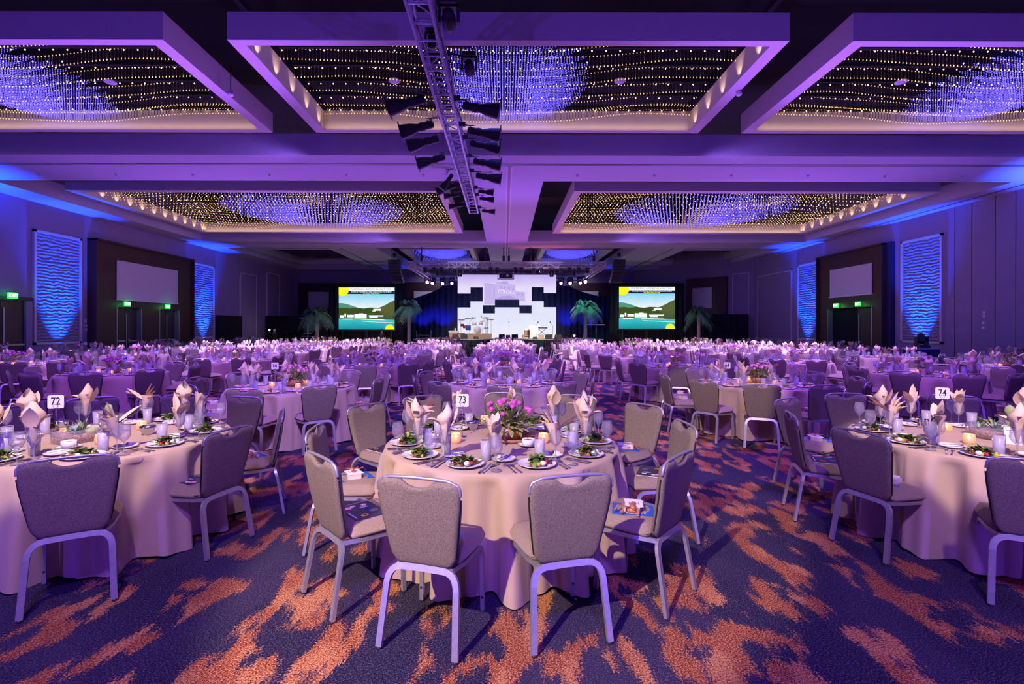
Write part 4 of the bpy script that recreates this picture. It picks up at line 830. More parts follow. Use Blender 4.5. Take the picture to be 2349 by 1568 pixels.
for (py, nm) in rt: ellipsoidal(0, py-12, 0, 1, 'black ellipsoidal spotlight on the long truss, '+nm, .74, -.16)
lt = [(243,'largest on the west side'),(300,'second on the west side'),(334,'third on the west side'),(376,'fourth on the west side')]
for (py, nm) in lt: ellipsoidal(0, py-16, 0, -1, 'black ellipsoidal spotlight on the long truss, '+nm, .74, -.26)
ellipsoidal(0, 398, 0, -1, 'black ellipsoidal spotlight on the long truss tipped steeply down beyond the fourth', .52, -.95)
ellipsoidal(0, 425, 0, -1, 'black ellipsoidal spotlight on the long truss tipped down before the far end', .62, -.35)
for (py, s_, nm) in ((440,1,'sixth on the east side'),(456,1,'seventh on the east side'),(484,1,'last on the east side'),(448,-1,'next to last on the west side'),(472,-1,'last on the west side')):
    ellipsoidal(0, py, 0, s_, 'small-looking black ellipsoidal spotlight far along the long truss, '+nm, .5, -.1)
def mover(x, y, z, lab, s_=1, tip=.6, grp='black moving heads on the trusses', glow=None, name='moving_head_light'):
    t = thing(name, lab, 'stage light', (x, y, z), 0, grp)
    MB().box(-.17*s_,.17*s_,-.14*s_,.14*s_,-.10*s_,0,M['black']).build('base', t)
    MB().box(-.20*s_,.20*s_,-.04*s_,.04*s_,-.12*s_,-.09*s_,M['black']).box(-.20*s_,-.15*s_,-.06*s_,.06*s_,-.42*s_,-.08*s_,M['black']).box(.15*s_,.20*s_,-.06*s_,.06*s_,-.42*s_,-.08*s_,M['black']).build('yoke', t)
    T = TR(0,0,-.34*s_,0,tip); MB().lathe([(0,.20),(.09,.18),(.13,.05),(.13,-.12),(.11,-.20)], M['black'], 14, T @ Matrix.Scale(s_,4)).build('lamp_head', t)
    if glow: MB().lathe([(.10,-.203),(0,-.204)], glow, 14, T @ Matrix.Scale(s_,4)).build('lens', t)
x_, z_ = D(1028, 28, 6.9); mover(x_, 6.9, z_+.15, 'black moving head beside the near end of the long truss', .75, 1.3)
x_, z_ = D(1012, 85, 7.4); mover(x_-.15, 7.4, z_+.1, 'black moving head tucked against the long truss near the coffer edge', .5, .1)
x_, z_ = D(1062, 150, 8.6); mover(x_+.1, 8.6, z_+.2, 'black moving head hanging in front of the blue crystals', .7, 1.4)
# stage rig
ZR = HC+3.84; t = thing('stage_truss', 'rectangular silver truss hung over the stage front', 'truss', (0, 34, ZR)); O = (0, -34, -ZR)
f0 = (935-VX)/F*30.2; f1 = (1388-VX)/F*30.2; bY = 38.4; b0 = (985-VX)/F*bY; b1 = (1341-VX)/F*bY
truss(t, O, (f0,30.2,ZR), (f1,30.2,ZR), .30, .04, .024, .5); truss(t, O, (b0,bY,ZR), (b1,bY,ZR), .30, .04, .024, .5)
truss(t, O, (f0+.1,30.4,ZR), (b0+.1,bY-.2,ZR), .30, .04, .024, .5); truss(t, O, (f1-.1,30.4,ZR), (b1-.1,bY-.2,ZR), .30, .04, .024, .5)
for (px, Y) in ((967,30.2),(1113,30.2),(1155,30.2),(1167,30.2),(1218,30.2),(1362,30.2),(1003,38.4),(1317,38.4)):
    MB().tube([(sx(px,Y),Y,ZR+.1),(sx(px,Y),Y,ZA)], .03, M['dark'], 5).build('hoist_chain', t, O); MB().box(sx(px,Y)-.07,sx(px,Y)+.07,Y-.07,Y+.07,ZR+.2,ZR+.55,M['black']).build('hoist', t, O)
par = [(975,0),(995,1),(1012,0),(1033,1),(1055,2),(1081,1),(1098,0),(1125,1),(1140,0),(1182,0),(1196,1),(1224,0),(1242,1),(1265,2),(1287,1),(1306,0),(1327,1),(1347,0)]
for i, (px, kd) in enumerate(par):
    x = sx(px, 30.0); ordn = ['first','second','third','fourth','fifth','sixth','seventh','eighth','ninth','tenth','eleventh','twelfth','thirteenth','fourteenth','fifteenth','sixteenth','seventeenth','eighteenth'][i]
    mover(x, 30.0, ZR-.2, 'black stage light under the stage truss front beam, %s from the west' % ordn, .62 if kd < 2 else 1.0, (.0, .35, .0)[kd], 'black lights under the stage truss front beam', None)
glp = emis('magenta_beam', (1,.10,.80), 30); glb = emis('blue_beam', (.30,.30,1), 34); glw = emis('lilac_beam', (.85,.6,1), 30)
for (px, py, Y, g, c_, nm) in ((981,645.5,36.5,glw,(.7,.5,1),'outermost on the west side'),(992.5,648,38,glp,PNK,'second on the west side'),(1015.5,648,38,glb,(.2,.3,1),'third on the west side'),(1037,648,38,glp,PNK,'next to the screen on the west side'),
                          (1286,647,38,glp,PNK,'next to the screen on the east side'),(1307,647,38,glb,(.2,.3,1),'second from the screen on the east side'),(1330,646.5,38,glp,PNK,'third from the screen on the east side'),(1342,643.5,36.5,glw,(.7,.5,1),'outermost on the east side')):
    x, z = D(px, py, Y); mover(x, Y, z+.38, 'glowing colour beam light below the stage truss, '+nm, 1.1, -1.15, 'glowing beam lights below the stage truss', g, 'beam_light')
    spot(x, Y-.35, z, x*.75, 24, .5, 380, c_, 46, .6, .1)
t = thing('stage_projector', 'black projector cradle hung at the middle of the stage truss', 'projector', (sx(1160,30), 30.0, ZR-.9))
MB().box(-.4,.4,-.3,.3,.05,.32,M['black']).build('body', t); MB().box(-.5,.5,-.35,.35,0,.04,M['truss']).build('cradle', t)
for s_ in (-1,1): MB().box(s_*.48-.02,s_*.48+.02,-.02,.02,0,.75,M['truss']).build('hanger', t)
MB().lathe([(.09,0),(.09,.06),(0,.06)], M['steel'], 12, TR(.1,-.3,.2,0,PI/2)).build('lens', t)
# line arrays
for (px, py0, py1, Y, nm) in ((905, 599, 648, 31.5, 'west'), (1419.5, 597, 647, 31.5, 'east')):
    x, z1 = D(px, py0, Y); _, z0 = D(px, py1, Y)
    t = thing('line_array', 'tall black curved line-array speaker hanging %s of the stage truss' % nm, 'speaker', (x, Y, z1))
    n = 7; h = (z1-z0)/n
    for i in range(n):
        MB().box(-.36,.36,-.25,.25,-h*(i+1)+.015,-h*i,M['black'],TR((.012*i*i if nm == 'west' else -.012*i*i)*.3,.012*i*i,0)).build('speaker_cabinet', t)
    MB().box(-.38,.38,-.2,.2,.0,.06,M['dark']).tube([(-.2,0,.05),(-.2,0,ZA-z1+.3)], .012, M['dark'], 5).tube([(.2,0,.05),(.2,0,ZA-z1+.3)], .012, M['dark'], 5).box(-.1,.1,-.08,.08,.25,.5,M['black']).build('rigging', t)
# ---------------------------------------------------------------- banquet chair
def chair_back(nu, nv, m, m2):
    b = MB(); z0, z1 = .412, .895; H_ = z1-z0; rows = []
    def hw(t):
        base = .172+.056*min(1, t/.75)**.9
        if t < .13: base -= .055*(1-t/.13)**2.2
        if t > .90: base -= .032*((t-.90)/.10)**2.2
        return base
    def yc(t): return .078-.085*t**1.15-.012*math.sin(PI*t)
    def ztop(x): 
        a = abs(x)
        return z1-.003-(.040*(1-(a/.092)**2.6) if a < .092 else 0)
    vs = []; 
    for sgn in (1, -1):
        for j in range(nv+1):
            t = j/nv; w_ = hw(t)
            for i in range(nu+1):
                u = -1+2*i/nu; x = u*w_; z = z0+H_*t
                if t > .85: z = z0+H_*.85+(ztop(x)-z0-H_*.85)*(t-.85)/.15
                e = min(1, (1-abs(u))/.16, t/.10, (1-t)/.07); th = .008+.009*math.sqrt(max(0, 1-(1-e)**2))
                if sgn > 0: th = .006+.030*math.sqrt(max(0, 1-(1-e)**2))*(1 if t < .97 else .8)
                vs.append((x, yc(t)+sgn*th, z))
    W_ = nu+1; N = W_*(nv+1); fs = []
    for j in range(nv):
        for i in range(nu):
            a = j*W_+i; fs.append((a+1, a, a+W_, a+W_+1)); c_ = a+N; fs.append((c_, c_+1, c_+W_+1, c_+W_))
    for j in range(nv):
        a = j*W_; fs.append((a, a+N, a+N+W_, a+W_)); a = j*W_+nu; fs.append((a+N, a, a+W_, a+W_+N))
    for i in range(nu): a = i; fs.append((a, a+1, a+1+N, a+N)); a = nv*W_+i; fs.append((a+1, a, a+N, a+N+1))
    b.add(vs, fs, m, True)
    return b, hw, yc
def rail_pts(hw, yc, z0r=.55, n=5):
    H_ = .465; pts = []
    for t in [(z0r-.43)/H_+(.86-(z0r-.43)/H_)*i/n for i in range(n+1)]: pts.append((-(hw(t)+.002), yc(t), .43+H_*t))
    for a in (30, 60): 
        pts.append((-(hw(.86)+.004)+.03*(1-math.cos(math.radians(a))), yc(.95), .43+H_*.88+.045*math.sin(math.radians(a))))
    top = [(-.165, yc(1), .898), (-.08, yc(1), .902), (0, yc(1), .903)]
    L_ = pts+top; return L_+[(-x, y, z) for (x, y, z) in reversed(L_[:-1])]
def seat_mb(nu, nv, m):
    b = MB(); vs = []; fs = []
    def outline(u, v):   # u,v in -1..1 -> rounded rectangle
        x = u*math.sqrt(1-.28*v*v*abs(u)**0) if False else u; return x
    for sgn in (1, -1):
        for j in range(nv+1):
            for i in range(nu+1):
                u = -1+2*i/nu; v = -1+2*j/nv
                k = 1-.10*(u*u*v*v)**1.2; w_ = .205+.02*(v+1)/2
                x = u*w_*k; y = .297+v*.205*k
                e = min(1, (1-abs(u))/.22, (1-abs(v))/.22); q = math.sqrt(max(0, 1-(1-e)**2))
                z = .448+.050*q+.012*(1-u*u)*(1-v*v) if sgn > 0 else .448-.036*q**.6
                vs.append((x, y, z))
    W_ = nu+1; N = W_*(nv+1)
    for j in range(nv):
        for i in range(nu):
            a = j*W_+i; fs.append((a, a+1, a+W_+1, a+W_)); c_ = a+N; fs.append((c_+1, c_, c_+W_, c_+W_+1))
    for i in range(nu): a = i; fs.append((a+1, a, a+N, a+1+N)); a = nv*W_+i; fs.append((a, a+1, a+1+N, a+N))
    for j in range(nv): a = j*W_; fs.append((a, a+W_, a+W_+N, a+N)); a = j*W_+nu; fs.append((a+W_, a, a+N, a+W_+N))
    return b.add(vs, fs, m, True)
def arc(c, p, q, n): # quarter curve from p to q about corner c (quadratic)
    p = Vector(p); q = Vector(q); c = Vector(c); return [tuple(p*(1-t)**2+c*2*t*(1-t)+q*t*t) for t in [i/n for i in range(n+1)]]
BAR = (.0125, .0085)
def rear_leg(s, lo=False):
    P0 = (s*.213, -.02, .012); c = (s*.190, .055, .405); p = (s*.197, .035, .325); q = (s*.120, .062, .408)
    return MB().tube([P0]+arc(c, p, q, 3 if lo else 6)+[(s*.0, .063, .410)], (.0105, .0165), M['metal'], up=(1,0,0))
def front_leg(s, lo=False):
    return MB().tube([(s*.196,.455,.012)]+arc((s*.190,.44,.402),(s*.193,.445,.335),(s*.188,.365,.402), 2 if lo else 5)+[(s*.178,.20,.404),(s*.15,.075,.406)], (.011,.0125), M['metal'], up=(0,1,0))
def front_studs(s):
    b = MB()
    for z in (.09, .20): b.lathe([(.008,0),(.008,.004),(.004,.006),(0,.006)], M['dark'], 8, TR(s*.196,.443,z,0,PI/2))
    return b
def make_chair():
    parts = []
    t = bpy.data.objects.new('banquet_chair', None)
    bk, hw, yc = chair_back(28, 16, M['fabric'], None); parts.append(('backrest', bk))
    rl = MB().tube(rail_pts(hw, yc, .825, 1), .0095, M['metal'], 8); parts.append(('top_rail', rl))
    for s in (-1, 1): parts.append(('edge_strip', MB().tube([(s*(hw(t_)+.003), yc(t_)+.004, .43+.465*t_) for t_ in (.10,.2,.35,.5,.65,.80)], (.0035,.006), M['dark'])))
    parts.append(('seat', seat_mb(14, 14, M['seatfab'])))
    cross = MB().box(-.18,.18,.35,.37,.392,.408,M['metal']); parts.append(('crossbar', cross))
    for s in (-1, 1): parts.append(('leg', rear_leg(s))); parts.append(('leg', front_leg(s)))
    feet = []
    for s in (-1, 1):
        feet.append(MB().lathe([(.012,0),(.014,.004),(.011,.014)], M['dark'], 8, TR(s*.213,-.021,0))); feet.append(MB().lathe([(.012,0),(.014,.004),(.011,.014)], M['dark'], 8, TR(s*.196,.455,0)).join(front_studs(s)))
    return [(n_, mb.mesh('chair_'+n_)) for (n_, mb) in parts], [f.mesh('chair_foot') for f in feet]
CH_PARTS, CH_FEET = make_chair()
def chair_mid():
    b, hw, yc = chair_back(10, 6, M['fabric'], None); b.tube(rail_pts(hw, yc, .75, 1), .008, M['metal'], 4); b.join(seat_mb(6, 6, M['seatfab']))
    for s in (-1, 1): b.join(rear_leg(s, True)).join(front_leg(s, True))
    return b
CH_MID = chair_mid().mesh('chair_plain')
def chair_low():
    b, hw, yc = chair_back(4, 3, M['fabric'], None); b.join(seat_mb(3, 3, M['seatfab']))
    for s in (-1, 1): b.tube([(s*.213,-.02,0),(s*.19,.05,.40),(s*.02,.06,.41)], (.010,.014), M['metal']); b.tube([(s*.196,.455,0),(s*.19,.40,.40),(s*.15,.08,.405)], (.011,.012), M['metal'])
    return b
CH_LOW = chair_low()
# ---------------------------------------------------------------- table cloth
def cloth_mb(seed, n=200, rings=16, folds=None, R0=.915, A=1):
    rr = random.Random(seed); a1, a2, a3 = rr.uniform(0,6), rr.uniform(0,6), rr.uniform(0,6); n1 = folds or rr.choice([11,12,13]); b = MB(); vs = []; fs = []
    rad = [0, .45, .80, .885, .905, .915]; zz = [.765, .765, .765, .7645, .760, .748]
    def fold(th, q):
        s_ = math.sin(n1*th+a1+.8*math.sin(2*th+a2)); s_ = math.copysign(abs(s_)**.6, s_)
        return A*(.060*s_+.028*math.sin((n1*2-3)*th+a3))*q
    prof = [(rad[i], zz[i], 0) for i in range(6)]
    for k in range(1, rings+1):
        t = k/rings; prof.append((.915+.006*t, .748-.733*t, t**.45))
    for (r_, z, q) in prof[1:]:
        for i in range(n):
            th = 2*PI*i/n; rr_ = r_+fold(th, q)+.035*q*q
            vs.append((rr_*math.cos(th), rr_*math.sin(th), z+(.010*math.sin(n1*th+a1+1.2)*q if z < .1 else 0)))
    c0 = len(vs); vs.append((0,0,.765)); m = len(prof)-1
    for j in range(m-1):
        for i in range(n): a = j*n+i; e = j*n+(i+1) % n; fs.append((a+n, e+n, e, a))
    for i in range(n): fs.append((c0, i, (i+1) % n))
    return b.add(vs, fs, M['cloth'], True)
TH = .7665
# ---------------------------------------------------------------- tableware
def leafshape(b, p0, d0, L_, W_, m, curl=.4, n=5, up=(0,0,1), crease=.25):
    d0 = Vector(d0).normalized(); up = Vector(up); sd = d0.cross(up); sd = sd.normalized() if sd.length > 1e-4 else Vector((1,0,0)); nm = sd.cross(d0).normalized(); vs = []; p = Vector(p0); fs = []
    for i in range(n+1):
        t = i/n; w_ = W_*math.sin(PI*min(1, .12+.88*t))**.8*(1 if t < 1 else 0)+.0005; dd = (d0*math.cos(curl*t)-nm*math.sin(curl*t)); nn = (nm*math.cos(curl*t)+d0*math.sin(curl*t))
        if i: p = p+dd*L_/n
        vs += [p-sd*w_+nn*crease*w_, p, p+sd*w_+nn*crease*w_]
    for i in range(n): a = 3*i; fs += [(a,a+1,a+4,a+3),(a+1,a+2,a+5,a+4)]
    b.add(vs, fs, m, True)
def napkin_mb(kind, seed, n=6):
    rr = random.Random(seed); b = MB(); m = M['napkin']
    # gathered cone standing in the glass, open fold above
    vs = []; fs = []; N = 18; prof = [(.010,0),(.016,.04),(.026,.08),(.038,.12),(.046,.15)]
    for (r_, z) in prof:
        for i in range(N):
            th = 2*PI*i/N; k = 1+.16*math.sin(5*th+z*20); vs.append((r_*k*math.cos(th)+z*(.25 if kind == 0 else .05), r_*k*math.sin(th)*.75, z))
    for j in range(len(prof)-1):
        for i in range(N): a = j*N+i; e = j*N+(i+1) % N; fs.append((a, e, e+N, a+N))
    b.add(vs, fs, m, True)
    def petal(ang, el, L_, W_, curl, z0=.10, off=.02, th=.003):
        d = Vector((math.cos(ang)*math.cos(el), math.sin(ang)*math.cos(el), math.sin(el))); p0 = Vector((math.cos(ang)*off, math.sin(ang)*off, z0))
        leafshape(b, p0, d, L_, W_, m, curl, n, (0,0,1) if abs(d.z) < .95 else (math.cos(ang), math.sin(ang), 0), .45)
        leafshape(b, p0+Vector((0,0,-th)), d, L_*.98, W_*.96, m, curl, n, (0,0,1) if abs(d.z) < .95 else (math.cos(ang), math.sin(ang), 0), .42)
    if kind == 0:      # bird: long neck one way, feathers the other
        petal(PI, .62, .20, .034, -.10, .09, .0); petal(PI, .50, .19, .026, .05, .10, .0)
        for i, e_ in enumerate((.35,.62,.88,1.12)): petal(.10*(i-1.5), e_, .125+.012*i, .022, -.15, .10+.006*i, .012)
    elif kind == 1:    # hooded roll
        vs = []; fs = []; N = 22
        for k in range(6):
            t = k/5
            for i in range(N):
                th = 2*PI*i/N; r_ = .044+.022*math.sin(PI*min(1,t*1.05)); z = .14+.075*t+(.075*t*(.5+.5*math.cos(th-1.2))); sh = 1-.45*max(0, t-.6)/.4
                vs.append((r_*math.cos(th)*sh, r_*math.sin(th)*.8*sh, z))
        for j in range(5):
            for i in range(N): a = j*N+i; e = j*N+(i+1) % N; fs.append((a, e, e+N, a+N))
        b.add(vs, fs, m, True); petal(1.2, 1.35, .15, .045, -.35, .12, .03); petal(-1.9, .95, .11, .03, .9, .13, .03); petal(2.8, 1.1, .11, .03, .6, .12, .02); petal(.2, 1.2, .10, .025, .8, .13, .01)
    else:              # fan of crossed tips
        for i in range(6): petal(rr.uniform(0,6.28), rr.uniform(.85,1.35), rr.uniform(.12,.17), .030, rr.uniform(-.4,.4), .09, .012)
        petal(PI*.9, .55, .15, .032, -.2, .09, .0)
    return b
GR = .215
wg = [(.0,.0),(.036,.002),(.034,.005),(.006,.010),(.004,.02),(.004,.085),(.010,.095),(.030,.115),(.042,.140),(.040,.175),(.032,.215)]
WINE = MB().lathe(wg, M['glass'], 20, cap=False).mesh('wine_glass'); WINE_MID = MB().lathe([(.034,.002),(.004,.012),(.004,.09),(.040,.135),(.032,.215)], M['farglass'], 8, cap=False).mesh('wine_glass_plain'); WINE_LOW = MB().lathe([(.032,.002),(.004,.012),(.004,.09),(.040,.135),(.032,.215)], M['farglass'], 5, cap=False)
tum = MB().lathe([(.028,.002),(.032,.01),(.038,.14),(.0375,.14),(.036,.138)], M['ice'], 18, cap=False).lathe([(0,.004),(.029,.006),(.034,.105),(0,.107)], M['ice'], 14, cap=False)
TUMB = tum.mesh('water_glass'); TUMB_MID = MB().lathe([(.030,.002),(.037,.14)], M['ice'], 8, cap=False).mesh('water_glass_plain'); TUMB_LOW = MB().lathe([(.030,.002),(.037,.14)], M['ice'], 5, cap=False)
def plate_mb(r_, n=28): return MB().lathe([(0,.004),(r_*.62,.004),(r_*.70,.008),(r_*.98,.018),(r_,.020),(r_*.98,.014),(r_*.6,.0),(0,0)], M['china'], n, cap=False)
PLATE = plate_mb(.128).mesh('salad_plate'); PLATE_LOW = plate_mb(.128, 8); BREAD = plate_mb(.083).mesh('bread_plate'); BREAD_LOW = plate_mb(.083, 7)
def salad(seed, n=84):
    rr = random.Random(seed); lf = MB()
    for i in range(n):
        a = rr.uniform(0,6.28); r_ = abs(rr.gauss(0,.036)); el = rr.uniform(.1,1.2); m = M['leaf'] if rr.random() < .72 else M['redleaf']
        leafshape(lf, (r_*math.cos(a), r_*math.sin(a)*.8, .014+rr.uniform(0,.034)*(1-r_*8)), (math.cos(a)*math.cos(el), math.sin(a)*math.cos(el), math.sin(el)), rr.uniform(.028,.055), rr.uniform(.010,.019), m, rr.uniform(.2,1.4), 3)
    def ball(x, y, z, r_, m, sy=1): return MB().lathe([(r_*math.sin(PI*k/6), -r_*math.cos(PI*k/6)*.8) for k in range(7)], m, 10, TR(x,y,z), cap=False, sy=sy)
    out = [('leaves', lf)]
    for (x, y) in ((-.062,-.02),(.050,-.035)): out.append(('tomato', ball(x+rr.uniform(-.01,.01), y, .019, .0145, M['tomato'])))
    for (x, y) in ((-.035,-.052),(.075,.0),(.02,-.055)): out.append(('orange_segment', ball(x, y+rr.uniform(-.006,.006), .016, .016, M['orange'], .7)))
    out.append(('cheese_ball', ball(rr.choice([-.005,.01]), -.062, .022, .020, M['cheese']))) if seed % 3 else None
    return out
SALADS = [[(n_, mb.mesh('salad_'+n_)) for (n_, mb) in salad(s)] for s in (1,2,4,5)]
def salad_plain(n):
    b = MB()
    for (n_, mb) in salad(3, n): b.join(mb)
    return b
SAL_MID = salad_plain(12).mesh('salad_plain'); SAL_LOW = MB().lathe([(.055,.014),(.045,.035),(0,.05)], M['leaf'], 5, cap=False).lathe([(.02,.014),(0,.035)], M['orange'], 4, TR(.06,-.03,0), cap=False)
NAPS = [napkin_mb(k, k).mesh('folded_napkin') for k in (0,1,2)]; NAP_MID = [napkin_mb(k, k+5, 3).mesh('folded_napkin_plain') for k in (0,1,2)]
def nap_low(seed):
    rr = random.Random(seed); b = MB()
    for i in range(4): leafshape(b, (0,0,.0), (rr.uniform(-.6,.6), rr.uniform(-.5,.5), 1), rr.uniform(.20,.27), .034, M['napkin'], rr.uniform(-.3,.5), 3, (0,1,.1), .5)
    return b
NAP_LOW = nap_low(2)
def bar(b, p, q, w0, w1, th, m):
    p = Vector(p); q = Vector(q); d_ = (q-p).normalized(); s_ = Vector((-d_.y, d_.x, 0)); u = Vector((0,0,th))
    b.add([p-s_*w0, p+s_*w0, q+s_*w1, q-s_*w1, p-s_*w0+u, p+s_*w0+u, q+s_*w1+u, q-s_*w1+u], [(0,3,2,1),(4,5,6,7),(0,1,5,4),(2,3,7,6),(1,2,6,5),(0,4,7,3)], m)
def fork():
    b = MB(); bar(b, (0,-.10,.002), (0,.03,.004), .006, .003, .002, M['steel']); bar(b, (0,.03,.004), (0,.055,.005), .004, .011, .002, M['steel'])
    for x in (-.009,-.003,.003,.009): bar(b, (x,.055,.005), (x,.095,.003), .0014, .001, .0018, M['steel'])
    return b.mesh('fork')
def knife(): b = MB(); bar(b, (0,-.11,.001), (0,-.01,.002), .007, .006, .004, M['steel']); bar(b, (0,-.01,.002), (.001,.10,.002), .009, .005, .0015, M['steel']); return b.mesh('knife')
def spoon(): b = MB(); bar(b, (0,-.10,.001), (0,.04,.003), .006, .003, .002, M['steel']); b.lathe([(0,.004),(.012,.003),(.019,.007),(.018,.008),(0,.006)], M['steel'], 12, TR(0,.065,0), cap=False, sy=1.45); return b.mesh('spoon')
FORK, KNIFE, SPOON = fork(), knife(), spoon()
BUTTER = MB(); bar(BUTTER, (-.05,-.03,.018), (.03,.03,.022), .005, .004, .002, M['steel']); bar(BUTTER, (.03,.03,.022), (.065,.055,.022), .008, .005, .0015, M['steel']); BUTTER = BUTTER.mesh('butter_knife')
# ---------------------------------------------------------------- table layout
NW = {72:'seventy-two',73:'seventy-three',74:'seventy-four',66:'sixty-six',65:'sixty-five',64:'sixty-four',57:'fifty-seven',56:'fifty-six',54:'fifty-four'}
ORD = ['first','second','third','fourth','fifth','sixth','seventh','eighth','ninth','tenth','eleventh','twelfth']
CNT = ['zero','one','two','three','four','five','six','seven','eight','nine','ten','eleven','twelve','thirteen','fourteen','fifteen','sixteen','seventeen','eighteen','nineteen','twenty']
TB = [(-3.3,4.1,72),(-.02,3.98,73),(3.93,4.08,74),(-3.24,7.61,66),(0,8.23,65),(4.15,8.22,64),(-3.1,11.7,0),(0,11.9,56),(4.1,11.9,57),(-7.7,9.8,54),(8.4,9.9,0)]
for k in range(3, 8):
    Y = 4.0+3.95*k+.1
    for x in (-3.5, .05, 3.9): TB.append((x+R.uniform(-.15,.15), Y+R.uniform(-.2,.2), 0))
for k in range(1, 7):
    for x in (-7.6, 8.0): TB.append((x+R.uniform(-.2,.2), 9.8+3.95*k+R.uniform(-.2,.2), 0))
for k in range(0, 6):
    for x in (-11.7, 12.0): TB.append((x+R.uniform(-.2,.2), 12.0+3.95*k+R.uniform(-.2,.2), 0))
for k in range(0, 5):
    for x in (-15.6, 15.6):
        if not (x > 0 and k == 1): TB.append((x, 14.4+3.95*k+R.uniform(-.2,.2)+(0 if x < 0 else .6), 0))
TB = [t_ for t_ in TB if t_[1] < 33.2 and not (abs(t_[0]) < 5 and t_[1] > 32.3)]
# rows for the labels
rest = sorted(TB, key=lambda a: a[1]); rows = []
for t_ in rest:
    if rows and t_[1]-rows[-1][0][1] < 1.1: rows[-1].append(t_)
    else: rows.append([t_])
DESC = {}
for i, r_ in enumerate(rows):
    r_.sort(key=lambda a: a[0])
    for j, t_ in enumerate(r_): DESC[t_] = ('row-%s table %s from west' % (CNT[i+1], ORD[j])) if not t_[2] else 'the table signed '+NW[t_[2]]
CUSTOM = {73: [(-.44,2.55),(.354,2.60),(1.06,3.02),(-1.1,2.98),(-1.46,3.84),(1.47,4.05),(-1.37,4.96),(1.41,5.02),(-.92,5.62),(.0,5.90),(.83,5.70)],
          72: [(-2.57,2.94),(-2.08,3.76),(-2.06,4.62),(-2.87,5.5),(-3.65,5.66),(-4.49,5.42),(-4.80,4.70),(-3.5,2.62)],
          74: [(2.66,3.72),(3.13,2.90),(2.6,4.5),(3.10,5.45),(4.05,5.90),(5.2,5.75),(4.1,2.66)],
          65: [(-.93,7.07),(0,6.69),(.86,7.07),(1.42,7.9),(1.36,8.8),(.8,9.5),(0,9.75),(-.8,9.5),(-1.38,8.75),(-1.44,7.9)],
          66: [(-3.25,6.22),(-2.45,6.6),(-1.9,7.5),(-2.05,8.5),(-2.8,9.0),(-3.7,9.0),(-4.5,8.45),(-4.75,7.6),(-4.15,6.6)],
          64: [(2.95,7.35),(3.55,6.85),(4.35,6.75),(5.2,7.1),(5.65,7.95),(5.5,8.9),(4.7,9.6),(3.7,9.6),(2.9,9.05),(2.65,8.2)]}
def in_view(x, y, z=.6, m=60):
    if y < .8: return False
    u, v = px_of(x, y, z); return -m < u < 2349+m and v < 1700
REG = {}
def reg(kind, x, y, z, rz, label, **kw): REG.setdefault(kind, []).append(dict(x=x, y=y, z=z, rz=rz, label=label, d=math.hypot(x, y), **kw))
def clock(th, used):      # th: angle from the near side (towards camera), east positive -> clock hour seen from above, camera at six
    h = (6-round(math.degrees(th)/30)) % 12 or 12
    c = [h]+[((h-1+s_) % 12)+1 for s_ in (1,-1,2,-2,3,-3,4,-4,5,-5,6)]
    for k in c:
        if k not in used: used.add(k); return CNT[k]
    return CNT[h]
NEARN = {72,73,74,66,65,64}
def on_table(t_, th, rad, side):   # polar position on a table: th from the near side, side = shift to the diner's right
    cx, cy = t_[0], t_[1]; ux, uy = math.sin(th), -math.cos(th)         # outward
    rx, ry = -uy, ux                                                    # diner faces inward; right-hand side
    rx, ry = math.cos(th), math.sin(th)
    return cx+ux*rad+rx*side, cy+uy*rad+ry*side
